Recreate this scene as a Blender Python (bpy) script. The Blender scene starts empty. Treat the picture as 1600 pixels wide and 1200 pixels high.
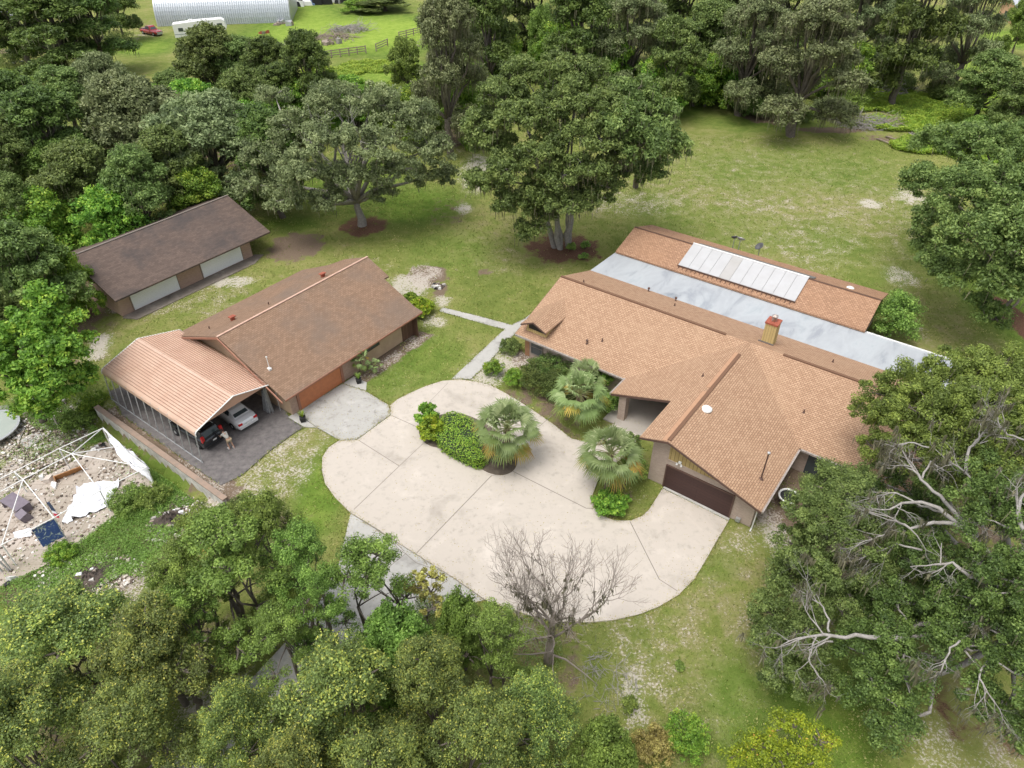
import bpy, math, random
import numpy as np
from mathutils import Vector, Matrix
sc = bpy.context.scene
COL = sc.collection
# ---------------------------------------------------------------- camera, sky, sun, exposure
CAMH = 37.0; F = 1100.0; TH = math.radians(38.3); S, C = math.sin(TH), math.cos(TH)
cam = bpy.data.objects.new('camera', bpy.data.cameras.new('camera')); COL.objects.link(cam)
cam.location = (0, 0, CAMH); cam.rotation_euler = (math.pi/2-TH, 0, 0)
cam.data.sensor_width = 36; cam.data.lens = 36*F/1600; cam.data.clip_end = 6000; cam.data.clip_start = 0.5
sc.camera = cam
SUN_EL = math.radians(70); SUN_AZ = math.radians(-135)      # azimuth clockwise from +Y (behind the camera, to the left)
w = bpy.data.worlds.new("World"); sc.world = w; w.use_nodes = True
nt = w.node_tree; sky = nt.nodes.new('ShaderNodeTexSky'); sky.sky_type = 'NISHITA'; sky.sun_disc = False
sky.sun_elevation = SUN_EL; sky.sun_rotation = SUN_AZ; sky.dust_density = 5.0; sky.air_density = 1.0; sky.ozone_density = 1.0
bg = nt.nodes['Background']; bg.inputs[1].default_value = 0.15
hsv = nt.nodes.new('ShaderNodeHueSaturation'); hsv.inputs['Saturation'].default_value = 0.35   # cloud-veiled sky: paler than clear air
nt.links.new(sky.outputs[0], hsv.inputs['Color']); nt.links.new(hsv.outputs[0], bg.inputs[0])
sl = bpy.data.lights.new('sun', 'SUN'); sl.energy = 0.9; sl.angle = math.radians(28); sl.color = (1, .97, .92)
so = bpy.data.objects.new('sun', sl); COL.objects.link(so)
sd = Vector((math.sin(SUN_AZ)*math.cos(SUN_EL), math.cos(SUN_AZ)*math.cos(SUN_EL), math.sin(SUN_EL)))
so.rotation_euler = sd.to_track_quat('Z', 'Y').to_euler()
sc.view_settings.view_transform = 'Standard'; sc.view_settings.look = 'None'
sc.view_settings.exposure = 0.66; sc.view_settings.gamma = 1.0
# ---------------------------------------------------------------- plan positions
AZ = math.radians(143.7-180); UX, UY = math.cos(AZ), math.sin(AZ)
def P(px, py, z=0.0):                      # survey helper: a sight line meeting the level z
    t = (py-600)/F; d = (CAMH-z)/(S+t*C); return Vector(((px-800)/F*d, d*(C-t*S), z))
def depth(px, py, z=0.0): return (CAMH-z)/(S+(py-600)/F*C)
def W(u, v, z=0.0): return Vector((u*UX - v*UY, u*UY + v*UX, z))   # house grid (u,v) to world
def UVof(x, y): return (x*UX+y*UY, -x*UY+y*UX)
def sstep(a, b, x):
    t = np.clip((x-a)/(b-a), 0, 1); return t*t*(3-2*t)
def terrain(x, y):
    u = x*UX+y*UY; v = -x*UY+y*UX
    k = (1-sstep(15.0, 15.35, v))*(1-sstep(-38.5, -33.5, u))
    far = (1-sstep(15.0, 24.0, v))
    m = sstep(-58., -53., u)
    k = k*m + far*(1-m)*(1-sstep(-38.5, -33.5, u))
    return -1.2*k
# ---------------------------------------------------------------- materials
MATS = {}
def nodes(m): return m.node_tree.nodes, m.node_tree.links
def rgb(c): return (c[0], c[1], c[2], 1)
def mat(name, col, rough=.7, metal=0, spec=.5, noise=None, bump=None, col2=None):
    """plain principled; noise=(scale, amount) mottles towards col2; bump=(scale, strength)"""
    if name in MATS: return MATS[name]
    m = bpy.data.materials.new(name); m.use_nodes = True; MATS[name] = m
    n, l = nodes(m); b = n['Principled BSDF']
    b.inputs['Base Color'].default_value = rgb(col); b.inputs['Roughness'].default_value = rough
    b.inputs['Metallic'].default_value = metal; b.inputs['Specular IOR Level'].default_value = spec
    tc = n.new('ShaderNodeTexCoord')
    if noise:
        t = n.new('ShaderNodeTexNoise'); t.inputs['Scale'].default_value = noise[0]; t.inputs['Detail'].default_value = 8; t.inputs['Roughness'].default_value = .65
        l.new(tc.outputs['Object'], t.inputs['Vector'])
        r = n.new('ShaderNodeValToRGB'); r.color_ramp.elements[0].position = .5-noise[1]; r.color_ramp.elements[1].position = .5+noise[1]
        r.color_ramp.elements[0].color = rgb(col); r.color_ramp.elements[1].color = rgb(col2)
        l.new(t.outputs[0], r.inputs[0]); l.new(r.outputs[0], b.inputs['Base Color'])
    if bump:
        t = n.new('ShaderNodeTexNoise'); t.inputs['Scale'].default_value = bump[0]; t.inputs['Detail'].default_value = 6
        l.new(tc.outputs['Object'], t.inputs['Vector'])
        bp = n.new('ShaderNodeBump'); bp.inputs['Strength'].default_value = bump[1]; bp.inputs['Distance'].default_value = .1
        l.new(t.outputs[0], bp.inputs['Height']); l.new(bp.outputs[0], b.inputs['Normal'])
    return m
def mixrgb(n, l, a, b, fac, mode='MIX'):
    x = n.new('ShaderNodeMix'); x.data_type = 'RGBA'; x.blend_type = mode
    for sock, v in ((x.inputs[6], a), (x.inputs[7], b), (x.inputs[0], fac)):
        if hasattr(v, 'is_linked') or hasattr(v, 'links'): l.new(v, sock)
        elif isinstance(v, (int, float)): sock.default_value = v
        else: sock.default_value = rgb(v)
    return x.outputs[2]
def ramp(n, l, src, stops):
    r = n.new('ShaderNodeValToRGB'); e = r.color_ramp.elements
    while len(e) > 1: e.remove(e[0])
    e[0].position = stops[0][0]; e[0].color = rgb(stops[0][1])
    for p, c in stops[1:]:
        q = e.new(p); q.color = rgb(c)
    l.new(src, r.inputs[0]); return r.outputs[0]
def noise(n, l, vec, scale, detail=6, rough=.6, dist=0):
    t = n.new('ShaderNodeTexNoise'); t.inputs['Scale'].default_value = scale; t.inputs['Detail'].default_value = detail
    t.inputs['Roughness'].default_value = rough; t.inputs['Distortion'].default_value = dist; l.new(vec, t.inputs['Vector']); return t.outputs[0]
def mathn(n, l, op, a, b, clamp=False):
    x = n.new('ShaderNodeMath'); x.operation = op; x.use_clamp = clamp
    for i, v in enumerate((a, b)):
        if isinstance(v, (int, float)): x.inputs[i].default_value = v
        else: l.new(v, x.inputs[i])
    return x.outputs[0]
def smoothr(n, l, v, a, b):
    x = n.new('ShaderNodeMapRange'); x.interpolation_type = 'SMOOTHSTEP'
    l.new(v, x.inputs[0])
    for i, q in ((1, a), (2, b)):
        if isinstance(q, (int, float)): x.inputs[i].default_value = q
        else: l.new(q, x.inputs[i])
    return x.outputs[0]
def attr(n, name):
    a = n.new('ShaderNodeAttribute'); a.attribute_name = name; return a.outputs['Fac']
def brickmat(name, c1, c2, joint_shade, bw, bh, ms=.012, rough=.85, stain=None, stain_amt=.5, warp=.0, squash=1, offs=.5, big=.35):
    if name in MATS: return MATS[name]
    m = bpy.data.materials.new(name); m.use_nodes = True; MATS[name] = m
    n, l = nodes(m); b = n['Principled BSDF']; b.inputs['Roughness'].default_value = rough
    b.inputs['Specular IOR Level'].default_value = .2
    uv = n.new('ShaderNodeUVMap'); uv.uv_map = 'UVMap'
    t = n.new('ShaderNodeTexBrick'); t.inputs['Scale'].default_value = 1; t.inputs['Brick Width'].default_value = bw; t.inputs['Row Height'].default_value = bh
    t.inputs['Mortar Size'].default_value = ms; t.inputs['Color1'].default_value = rgb(c1); t.inputs['Color2'].default_value = rgb(c2); t.inputs['Mortar'].default_value = rgb(joint_shade)  # joint colour; on shingle roofs it paints the shadow below each course
    t.offset = offs; t.inputs['Mortar Smooth'].default_value = .3; t.inputs['Bias'].default_value = 0
    l.new(uv.outputs[0], t.inputs['Vector'])
    tc = n.new('ShaderNodeTexCoord'); o = tc.outputs['Object']
    big_n = noise(n, l, o, big, 5, .6)
    fine = noise(n, l, o, 9, 5, .7)
    c = mixrgb(n, l, t.outputs['Color'], (.5, .5, .5), mathn(n, l, 'MULTIPLY', fine, .0))
    f2 = smoothr(n, l, fine, .3, .7)
    c = mixrgb(n, l, c, mixrgb(n, l, c, (.9, .89, .88), 1.0, 'MULTIPLY'), f2)
    if stain:
        c = mixrgb(n, l, c, stain, mathn(n, l, 'MULTIPLY', smoothr(n, l, big_n, .42, .72), stain_amt))
    l.new(c, b.inputs['Base Color'])
    bp = n.new('ShaderNodeBump'); bp.inputs['Strength'].default_value = .35; bp.inputs['Distance'].default_value = .02
    l.new(t.outputs['Fac'], bp.inputs['Height']); bp.invert = True; l.new(bp.outputs[0], b.inputs['Normal'])
    return m
# shingles, bricks
M_shingle = brickmat('shingle_tan', (.49, .325, .21), (.375, .235, .148), (.20, .12, .08), .30, .165, .020, stain=(.40, .27, .175), stain_amt=.3)  # dark lines between rows: course shadows put into the colour
M_shingle_b = brickmat('shingle_brown', (.31, .205, .14), (.24, .155, .102), (.13, .082, .055), .3, .165, .010, stain=(.17, .135, .11), stain_amt=.6, big=.22)
M_shingle_d = brickmat('shingle_dark', (.155, .115, .095), (.115, .086, .073), (.065, .05, .043), .4, .2, .006, stain=(.06, .055, .055), stain_amt=.75, big=.3)
M_brick = brickmat('brick_pinkish', (.48, .38, .315), (.40, .31, .26), (.43, .37, .32), .22, .075, .010, stain=(.52, .43, .36), stain_amt=.5)
M_brick_w = brickmat('brick_rose', (.50, .34, .265), (.40, .26, .205), (.44, .35, .29), .22, .075, .010, stain=(.42, .30, .23), stain_amt=.5)
M_stucco = mat('stucco_tan', (.50, .37, .25), .9, noise=(1.5, .2), col2=(.42, .30, .20), bump=(30, .1))
M_block = mat('block_wall_grey', (.34, .33, .31), .95, noise=(1.6, .15), col2=(.62, .59, .54), bump=(14, .4))
M_yellow = brickmat('siding_yellow', (.47, .36, .16), (.40, .30, .13), (.14, .10, .05), .28, 6.0, .018, offs=0)
M_yellow2 = brickmat('siding_cream', (.55, .43, .20), (.50, .38, .17), (.25, .18, .08), .2, 6.0, .012, offs=0)
M_browns = brickmat('siding_brown', (.16, .095, .065), (.13, .075, .05), (.06, .035, .025), .2, 6.0, .014, offs=0)
M_door = brickmat('door_brown', (.075, .042, .038), (.065, .037, .034), (.03, .017, .016), 8.0, .26, .010, rough=.5)
M_orange = mat('door_orange', (.55, .20, .085), .6, noise=(3, .2), col2=(.44, .16, .07))
M_wdoor = brickmat('door_white', (.86, .89, .90), (.84, .87, .88), (.70, .73, .74), 9.0, .52, .006, rough=.45)
M_fascia = mat('fascia_brown', (.13, .075, .055), .7, noise=(4, .2), col2=(.09, .05, .04))
M_fascia_o = mat('fascia_rust', (.36, .17, .11), .7, noise=(3, .2), col2=(.28, .13, .085))
M_gutter = mat('gutter_grey', (.42, .38, .34), .5, noise=(5, .2), col2=(.22, .18, .16))
M_dark = mat('dark_void', (.012, .012, .013), .6)
M_rubber = mat('rubber_black', (.02, .02, .02), .8)
M_glass = mat('window_glass', (.045, .06, .065), .12, spec=.7)
M_white = mat('white_paint', (.80, .80, .78), .5, noise=(4, .3), col2=(.70, .70, .68))
M_galv = mat('galvanised_metal', (.52, .53, .53), .4, .5, noise=(6, .2), col2=(.40, .41, .42))
M_tarp = mat('white_fabric', (.82, .83, .86), .7, noise=(2, .25), col2=(.74, .75, .80), bump=(3, .5))
M_rust = mat('rusty_metal', (.25, .06, .035), .8, noise=(6, .15), col2=(.40, .12, .07))
M_wood = mat('weathered_wood', (.33, .27, .22), .85, noise=(5, .2), col2=(.20, .16, .13))
M_board = mat('orange_wood', (.42, .20, .07), .6, noise=(3, .2), col2=(.30, .13, .04))
M_mauve = mat('mauve_laminate', (.20, .17, .20), .5, noise=(4, .2), col2=(.15, .125, .15))
M_solar = mat('pool_heater_panel', (.46, .465, .47), .35, noise=(.8, .2), col2=(.41, .41, .41))
M_solar2 = mat('pool_heater_panel_aged', (.36, .35, .33), .4, noise=(.8, .2), col2=(.41, .40, .39))
M_concrete_o = None
def carpaint(name, col):
    m = mat(name, col, .25, 0.1, .6); m.node_tree.nodes['Principled BSDF'].inputs['Coat Weight'].default_value = .8; return m
def metalroof():
    m = mat('carport_metal', (.50, .33, .245), .45, .05, .5, noise=(.6, .2), col2=(.60, .43, .33)); n, l = nodes(m); b = n['Principled BSDF']
    tc = n.new('ShaderNodeTexCoord'); v = noise(n, l, tc.outputs['Object'], 2.5, 8, .7)
    src = b.inputs['Base Color'].links[0].from_socket
    c = mixrgb(n, l, src, (.30, .13, .08), mathn(n, l, 'MULTIPLY', smoothr(n, l, v, .60, .72), .6)); l.new(c, b.inputs['Base Color']); return m
M_carport = metalroof()
def flatroof():
    m = bpy.data.materials.new('roof_membrane'); m.use_nodes = True; n, l = nodes(m); b = n['Principled BSDF']; b.inputs['Roughness'].default_value = .5
    tc = n.new('ShaderNodeTexCoord'); o = tc.outputs['Object']
    mp = n.new('ShaderNodeMapping'); mp.inputs['Scale'].default_value = (1, .35, 1); l.new(o, mp.inputs[0])
    a = noise(n, l, mp.outputs[0], .55, 8, .65, .5); c = ramp(n, l, a, ((.3, (.31, .35, .375)), (.45, (.41, .435, .45)), (.6, (.36, .38, .40)), (.75, (.20, .225, .25))))
    d = noise(n, l, mp.outputs[0], .35, 6, .6, .8); c = mixrgb(n, l, c, (.24, .26, .29), mathn(n, l, 'MULTIPLY', smoothr(n, l, d, .52, .66), .7))
    l.new(c, b.inputs['Base Color']); return m
M_flat = flatroof()
def concrete(name, base, dark, pale, sc1=.25, spot=.5):
    m = bpy.data.materials.new(name); m.use_nodes = True; MATS[name] = m; n, l = nodes(m); b = n['Principled BSDF']; b.inputs['Roughness'].default_value = .85
    b.inputs['Specular IOR Level'].default_value = .2
    tc = n.new('ShaderNodeTexCoord'); o = tc.outputs['Object']
    a = noise(n, l, o, sc1, 8, .62, .4); c = ramp(n, l, a, ((.30, pale), (.46, base), (.56, base), (.74, dark)))
    f = noise(n, l, o, 1.7, 8, .7); c = mixrgb(n, l, c, dark, mathn(n, l, 'MULTIPLY', smoothr(n, l, f, .5, .75), spot))
    g = noise(n, l, o, 25, 4, .7); c = mixrgb(n, l, c, mixrgb(n, l, c, (.86, .86, .86), 1.0, 'MULTIPLY'), g)
    l.new(c, b.inputs['Base Color'])
    bp = n.new('ShaderNodeBump'); bp.inputs['Strength'].default_value = .15; bp.inputs['Distance'].default_value = .02; l.new(g, bp.inputs['Height']); l.new(bp.outputs[0], b.inputs['Normal'])
    return m
M_conc = concrete('concrete_pinkish', (.515, .465, .405), (.355, .32, .275), (.60, .545, .48), .3, .75)
M_conc_old = concrete('concrete_grey', (.44, .43, .40), (.25, .24, .22), (.54, .53, .50), .4, .6)
M_conc_st = concrete('concrete_stained', (.42, .41, .38), (.18, .165, .145), (.52, .505, .48), .5, .8)
M_patio = concrete('concrete_porch', (.42, .385, .34), (.34, .31, .27), (.46, .42, .37), .5)
M_slab_d = concrete('concrete_mossy', (.22, .19, .16), (.10, .085, .075), (.34, .30, .26), .6, .8)
M_pavers = brickmat('pavers_pink', (.50, .44, .385), (.42, .365, .31), (.33, .285, .235), 1.2, 1.2, .03, stain=(.30, .26, .20), stain_amt=.8, offs=0)
M_gravel = mat('gravel_dark', (.095, .088, .088), .95, noise=(2.2, .22), col2=(.22, .20, .19), bump=(20, .8))
M_joint = mat('joint_dark', (.22, .195, .17), .95)
# ---------------------------------------------------------------- mesh helpers
def smooth(me): me.polygons.foreach_set('use_smooth', [True]*len(me.polygons))
class MB:
    def __init__(s): s.v = []; s.f = []
    def poly(s, pts, flip=False):
        i = len(s.v); s.v += [tuple(p) for p in pts]; r = list(range(i, i+len(pts))); s.f.append(r[::-1] if flip else r)
    def prism(s, a, b):                       # two matching rings
        i = len(s.v); n = len(a); s.v += [tuple(p) for p in a]+[tuple(p) for p in b]
        s.f.append(list(range(i, i+n))[::-1]); s.f.append(list(range(i+n, i+2*n)))
        for k in range(n):
            q = (k+1) % n; s.f.append([i+k, i+q, i+n+q, i+n+k])
    def box(s, x0, x1, y0, y1, z0, z1):
        s.prism([(x0, y0, z0), (x1, y0, z0), (x1, y1, z0), (x0, y1, z0)], [(x0, y0, z1), (x1, y0, z1), (x1, y1, z1), (x0, y1, z1)])
    def slab(s, pts, t):                      # polygon (upper face) with thickness t downwards
        s.prism([(p[0], p[1], p[2]-t) for p in pts], pts)
    def tube(s, pts, r, n=6, cap=True):
        pts = [Vector(p) for p in pts]
        if isinstance(r, (int, float)): r = [r]*len(pts)
        i0 = len(s.v); prev = None
        for k, p in enumerate(pts):
            d = (pts[min(k+1, len(pts)-1)]-pts[max(k-1, 0)]); d = d.normalized() if d.length > 1e-9 else Vector((0, 0, 1))
            if prev is None:
                a = d.cross(Vector((0, 0, 1))) if abs(d.z) < .95 else d.cross(Vector((1, 0, 0)))
            else: a = prev-d*prev.dot(d)
            a = a.normalized() if a.length > 1e-6 else d.orthogonal().normalized(); prev = a; b = d.cross(a)
            for j in range(n):
                t = 2*math.pi*j/n; q = p+(a*math.cos(t)+b*math.sin(t))*r[k]; s.v.append((q.x, q.y, q.z))
        for k in range(len(pts)-1):
            for j in range(n):
                q = (j+1) % n; s.f.append([i0+k*n+j, i0+k*n+q, i0+(k+1)*n+q, i0+(k+1)*n+j])
        if cap:
            s.f.append([i0+j for j in range(n)][::-1]); e = i0+(len(pts)-1)*n; s.f.append([e+j for j in range(n)])
    def lathe(s, prof, c=(0, 0, 0), n=16, axis='z', cap=True):
        i0 = len(s.v)
        for (r, z) in prof:
            for j in range(n):
                t = 2*math.pi*j/n; a, b = r*math.cos(t), r*math.sin(t)
                if axis == 'z': s.v.append((c[0]+a, c[1]+b, c[2]+z))
                elif axis == 'y': s.v.append((c[0]+a, c[1]+z, c[2]+b))
                else: s.v.append((c[0]+z, c[1]+a, c[2]+b))
        for k in range(len(prof)-1):
            for j in range(n):
                q = (j+1) % n; s.f.append([i0+k*n+j, i0+k*n+q, i0+(k+1)*n+q, i0+(k+1)*n+j])
        if not cap: return
        s.f.append([i0+j for j in range(n)][::-1]); e = i0+(len(prof)-1)*n; s.f.append([e+j for j in range(n)])
    def build(s, name, m, parent=None, sm=False, uv=True):
        me = bpy.data.meshes.new(name); me.from_pydata(s.v, [], s.f); me.materials.append(m)
        if uv and len(s.f) < 4000:
            ul = me.uv_layers.new(name='UVMap')
            for p in me.polygons:
                nn = p.normal
                if abs(nn.z) > .985: a, b = Vector((1, 0, 0)), Vector((0, 1, 0))
                else:
                    a = Vector((0, 0, 1)).cross(nn).normalized(); b = nn.cross(a)
                for li in p.loop_indices:
                    co = me.vertices[me.loops[li].vertex_index].co; ul.data[li].uv = (co.dot(a)+500.3, co.dot(b)+500.1)
        if sm: smooth(me)
        o = bpy.data.objects.new(name, me); COL.objects.link(o)
        if parent: o.parent = parent
        return o
def fixn(o):
    import bmesh
    bm = bmesh.new(); bm.from_mesh(o.data); bmesh.ops.recalc_face_normals(bm, faces=bm.faces); bm.to_mesh(o.data); bm.free(); return o
def thing(name, label, cat, loc=(0, 0, 0), rz=0, group=None):
    o = bpy.data.objects.new(name, None); COL.objects.link(o); o.location = loc; o.rotation_euler = (0, 0, rz); o.empty_display_size = .3
    o['label'] = label; o['category'] = cat
    if group: o['group'] = group
    return o
def tag(o, label, cat, group=None):
    o['label'] = label; o['category'] = cat
    if group: o['group'] = group
    return o
def struct(o): o['kind'] = 'structure'; return o
def copy_tree(src, label, loc, rz=0, scale=(1, 1, 1), group=None):
    r = src.copy(); COL.objects.link(r); r.location = loc; r.rotation_euler = (0, 0, rz); r.scale = scale; r['label'] = label
    if group: r['group'] = group
    for ch in src.children:
        c = ch.copy(); COL.objects.link(c); c.parent = r
        for g in ch.children:
            d = g.copy(); COL.objects.link(d); d.parent = c
    return r
rnd = random.Random(7)
# ---------------------------------------------------------------- foliage
def leafmat(name, stops, trans=.35, hue=.06):
    m = bpy.data.materials.new(name); m.use_nodes = True; n, l = nodes(m); b = n['Principled BSDF']
    g_ = 1.0 if name in ('spanish_moss', 'leaf_palm') else 2.0
    stops = [(a, tuple(min(.6, q*k*g_) for q, k in zip(c_, (1.08, 1.04, .84)))) for a, c_ in stops]
    t = attr(n, 'tone'); c = ramp(n, l, t, stops)
    oi = n.new('ShaderNodeObjectInfo')
    hs = n.new('ShaderNodeHueSaturation'); l.new(c, hs.inputs['Color'])
    v = n.new('ShaderNodeMapRange'); l.new(oi.outputs['Random'], v.inputs[0]); v.inputs[3].default_value = .85; v.inputs[4].default_value = 1.18; l.new(v.outputs[0], hs.inputs['Value'])
    h = n.new('ShaderNodeMapRange'); l.new(oi.outputs['Random'], h.inputs[0]); h.inputs[3].default_value = .5-hue*.3; h.inputs[4].default_value = .5+hue*.3; l.new(h.outputs[0], hs.inputs['Hue'])
    col = hs.outputs[0]
    l.new(col, b.inputs['Base Color']); b.inputs['Roughness'].default_value = .55; b.inputs['Specular IOR Level'].default_value = .35
    tr = n.new('ShaderNodeBsdfTranslucent'); l.new(col, tr.inputs['Color'])
    mx = n.new('ShaderNodeMixShader'); mx.inputs[0].default_value = trans; l.new(b.outputs[0], mx.inputs[1]); l.new(tr.outputs[0], mx.inputs[2])
    l.new(mx.outputs[0], n['Material Output'].inputs[0]); return m
LM = {
 'oak': leafmat('leaf_oak', ((0, (.035, .055, .018)), (.5, (.085, .125, .042)), (1, (.16, .205, .075)))),
 'grey': leafmat('leaf_greygreen', ((0, (.05, .068, .036)), (.5, (.115, .145, .078)), (1, (.20, .235, .14)))),
 'dark': leafmat('leaf_dark', ((0, (.026, .044, .014)), (.5, (.065, .10, .03)), (1, (.12, .165, .05)))),
 'bright': leafmat('leaf_bright', ((0, (.04, .085, .015)), (.5, (.10, .19, .03)), (1, (.22, .34, .05)))),
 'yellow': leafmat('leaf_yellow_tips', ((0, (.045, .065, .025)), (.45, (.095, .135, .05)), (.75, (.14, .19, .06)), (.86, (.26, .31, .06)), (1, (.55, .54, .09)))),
 'airy': leafmat('leaf_midgreen', ((0, (.045, .075, .02)), (.5, (.11, .17, .045)), (1, (.20, .28, .075)))),
 'lime': leafmat('leaf_lime', ((0, (.055, .085, .012)), (.5, (.15, .20, .02)), (.9, (.26, .29, .03)), (1, (.30, .15, .05)))),
 'brownish': leafmat('leaf_brownish', ((0, (.10, .09, .035)), (.5, (.20, .18, .07)), (1, (.30, .28, .10)))),
 'palm': leafmat('leaf_palm', ((0, (.34, .18, .06)), (.15, (.46, .36, .09)), (.3, (.26, .30, .07)), (.55, (.13, .20, .07)), (.8, (.20, .28, .13)), (1, (.40, .48, .30))), .15, .02),
 'moss': leafmat('spanish_moss', ((0, (.10, .105, .075)), (1, (.25, .25, .19))), .2),
 'grass': leafmat('grass_blades', ((0, (.055, .08, .018)), (.6, (.125, .145, .042)), (1, (.27, .25, .14))), .2),
}
M_bark = mat('bark_grey', (.17, .145, .12), .95, noise=(3, .2), col2=(.09, .075, .06), bump=(12, .6))
M_barkp = mat('bark_pale', (.36, .34, .31), .9, noise=(4, .2), col2=(.22, .20, .18), bump=(12, .4))
M_dead = mat('dead_wood', (.36, .345, .32), .9, noise=(4, .2), col2=(.22, .20, .18))
M_twig = mat('bare_twigs', (.20, .165, .14), .9, noise=(2, .2), col2=(.30, .26, .225))
def quads_mesh(name, V, tone, m, parent, n=4):
    nf = len(V)//n; me = bpy.data.meshes.new(name)
    me.vertices.add(len(V)); me.vertices.foreach_set('co', V.astype(np.float32).ravel())
    me.loops.add(len(V)); me.loops.foreach_set('vertex_index', np.arange(len(V), dtype=np.int32))
    me.polygons.add(nf); me.polygons.foreach_set('loop_start', np.arange(0, len(V), n, dtype=np.int32)); me.polygons.foreach_set('loop_total', np.full(nf, n, dtype=np.int32))
    a = me.attributes.new('tone', 'FLOAT', 'FACE'); a.data.foreach_set('value', np.clip(tone, 0, 1).astype(np.float32))
    me.materials.append(m); me.update(calc_edges=True)
    o = bpy.data.objects.new(name, me); COL.objects.link(o)
    if parent: o.parent = parent
    return o
def unit(a): return a/np.maximum(np.linalg.norm(a, axis=1, keepdims=True), 1e-9)
def leaf_quads(R, cen, nrm, size, wid):
    k = len(cen); t = unit(np.cross(nrm, R.normal(size=(k, 3)))); b = np.cross(nrm, t)
    s = (size*R.uniform(.6, 1.3, k))[:, None]; wv = s*wid
    V = np.empty((k, 4, 3)); V[:, 0] = cen-t*s; V[:, 1] = cen+b*wv-nrm*s*.15; V[:, 2] = cen+t*s; V[:, 3] = cen-b*wv-nrm*s*.15
    return V.reshape(-1, 3)
def clusters(R, lobes, dens, cr, inner=.25):
    """puffs over the outside of every lobe; lobes = (x,y,z,r) in metres"""
    out = []
    for li, (x, y, z, r) in enumerate(lobes):
        n = max(6, int(dens*r*r)); d = unit(R.normal(size=(n*2, 3))); d = d[d[:, 2] > -.45][:n]
        rad = np.where(R.random(len(d)) < inner, R.uniform(.2, .65, len(d)), R.uniform(.78, 1.08, len(d)))
        c = np.array([x, y, z])+d*rad[:, None]*r*np.array([1, 1, .72])
        out.append(np.column_stack([c, cr*R.uniform(.55, 1.3, len(d)), np.full(len(d), li)]))
    return np.vstack(out)
def foliage(R, cl, per, size, wid=.5, tips=0.0, flat=.7, tone_amp=.3):
    k = len(cl); idx = np.repeat(np.arange(k), per); c = cl[idx]
    d = unit(R.normal(size=(len(idx), 3))); rad = R.random(len(idx))**.45
    off = d*rad[:, None]*c[:, 3:4]*np.array([1, 1, flat])
    cen = c[:, :3]+off
    nrm = unit(d*.7+R.normal(size=d.shape)*.55+np.array([0, 0, .45]))
    V = leaf_quads(R, cen, nrm, size, wid)
    ct = R.normal(size=k)*.16; tone = .42+ct[idx]+R.normal(size=len(idx))*.19*tone_amp/.3
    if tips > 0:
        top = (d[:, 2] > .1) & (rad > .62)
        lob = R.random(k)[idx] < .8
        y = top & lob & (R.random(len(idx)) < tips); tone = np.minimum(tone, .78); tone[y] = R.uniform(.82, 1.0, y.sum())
    return V, tone
def wob(rr, a, b, n, amt):
    a, b = Vector(a), Vector(b); L = (b-a).length; pts = []
    for i in range(n+1):
        t = i/n; p = a.lerp(b, t)
        if 0 < i < n: p += Vector((rr.gauss(0, 1), rr.gauss(0, 1), rr.gauss(0, .6)))*L*amt
        pts.append(p)
    return pts
def skeleton(mb, rr, base, lobes, cl, r0, fork, trunks=1, twig=8, tr=.03):
    for tI in range(trunks):
        off = Vector((0, 0, 0)) if trunks == 1 else Vector((rr.uniform(-1, 1), rr.uniform(-.6, .6), 0))
        cx = sum(l[0] for l in lobes)/len(lobes); cy = sum(l[1] for l in lobes)/len(lobes)
        b0 = Vector(base)+off; top = Vector((base[0]*.75+cx*.25, base[1]*.75+cy*.25, base[2]+fork))+off*1.5
        p = wob(rr, b0, top, 4, .03); mb.tube([b0-Vector((0, 0, .3))]+p, [r0*1.5]+[r0*(1.25-.5*i/4) for i in range(5)], 8)
        mine = [l for i, l in enumerate(lobes) if i % trunks == tI]
        for l in mine:
            e = Vector(l[:3]); mid = top.lerp(e, .5)+Vector((0, 0, rr.uniform(-.08, .12)*(e-top).length))
            q = wob(rr, top, mid, 2, .06)[:-1]+wob(rr, mid, e, 3, .06); k = len(q)
            r1 = r0*.55*min(1.2, .5+l[3]/4); mb.tube(q, [r1*(1-.75*i/(k-1)) for i in range(k)], 6)
    for i, l in enumerate(lobes):
        cc = cl[cl[:, 4] == i]
        if len(cc) == 0: continue
        sel = rr.sample(range(len(cc)), min(twig, len(cc)))
        for j in sel:
            e = Vector(cc[j, :3]); a = Vector(l[:3]).lerp(e, rr.uniform(0, .25)); q = wob(rr, a, e, 3, .07); mb.tube(q, [tr*2, tr*1.6, tr, tr*.4], 4, False)
def moss_mesh(R, cl, n, L, name, parent):
    idx = R.integers(0, len(cl), n); c = cl[idx, :3]+R.normal(size=(n, 3))*cl[idx, 3:4]*.5; c[:, 2] -= cl[idx, 3]*.3
    ln = L*.75*R.uniform(.2, 1.2, n); a = R.uniform(0, math.pi, n); wv = R.uniform(.02, .06, n)
    dx, dy = np.cos(a)*wv, np.sin(a)*wv; V = np.empty((n, 4, 3))
    V[:, 0] = c-np.column_stack([dx, dy, 0*dx]); V[:, 1] = c+np.column_stack([dx, dy, 0*dx])
    j = R.normal(size=(n, 2))*.08
    V[:, 2] = c+np.column_stack([dx*.3+j[:, 0], dy*.3+j[:, 1], -ln]); V[:, 3] = c+np.column_stack([-dx*.3+j[:, 0], -dy*.3+j[:, 1], -ln])
    return quads_mesh(name, V.reshape(-1, 3), R.uniform(0, 1, n), LM['moss'], parent)
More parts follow.
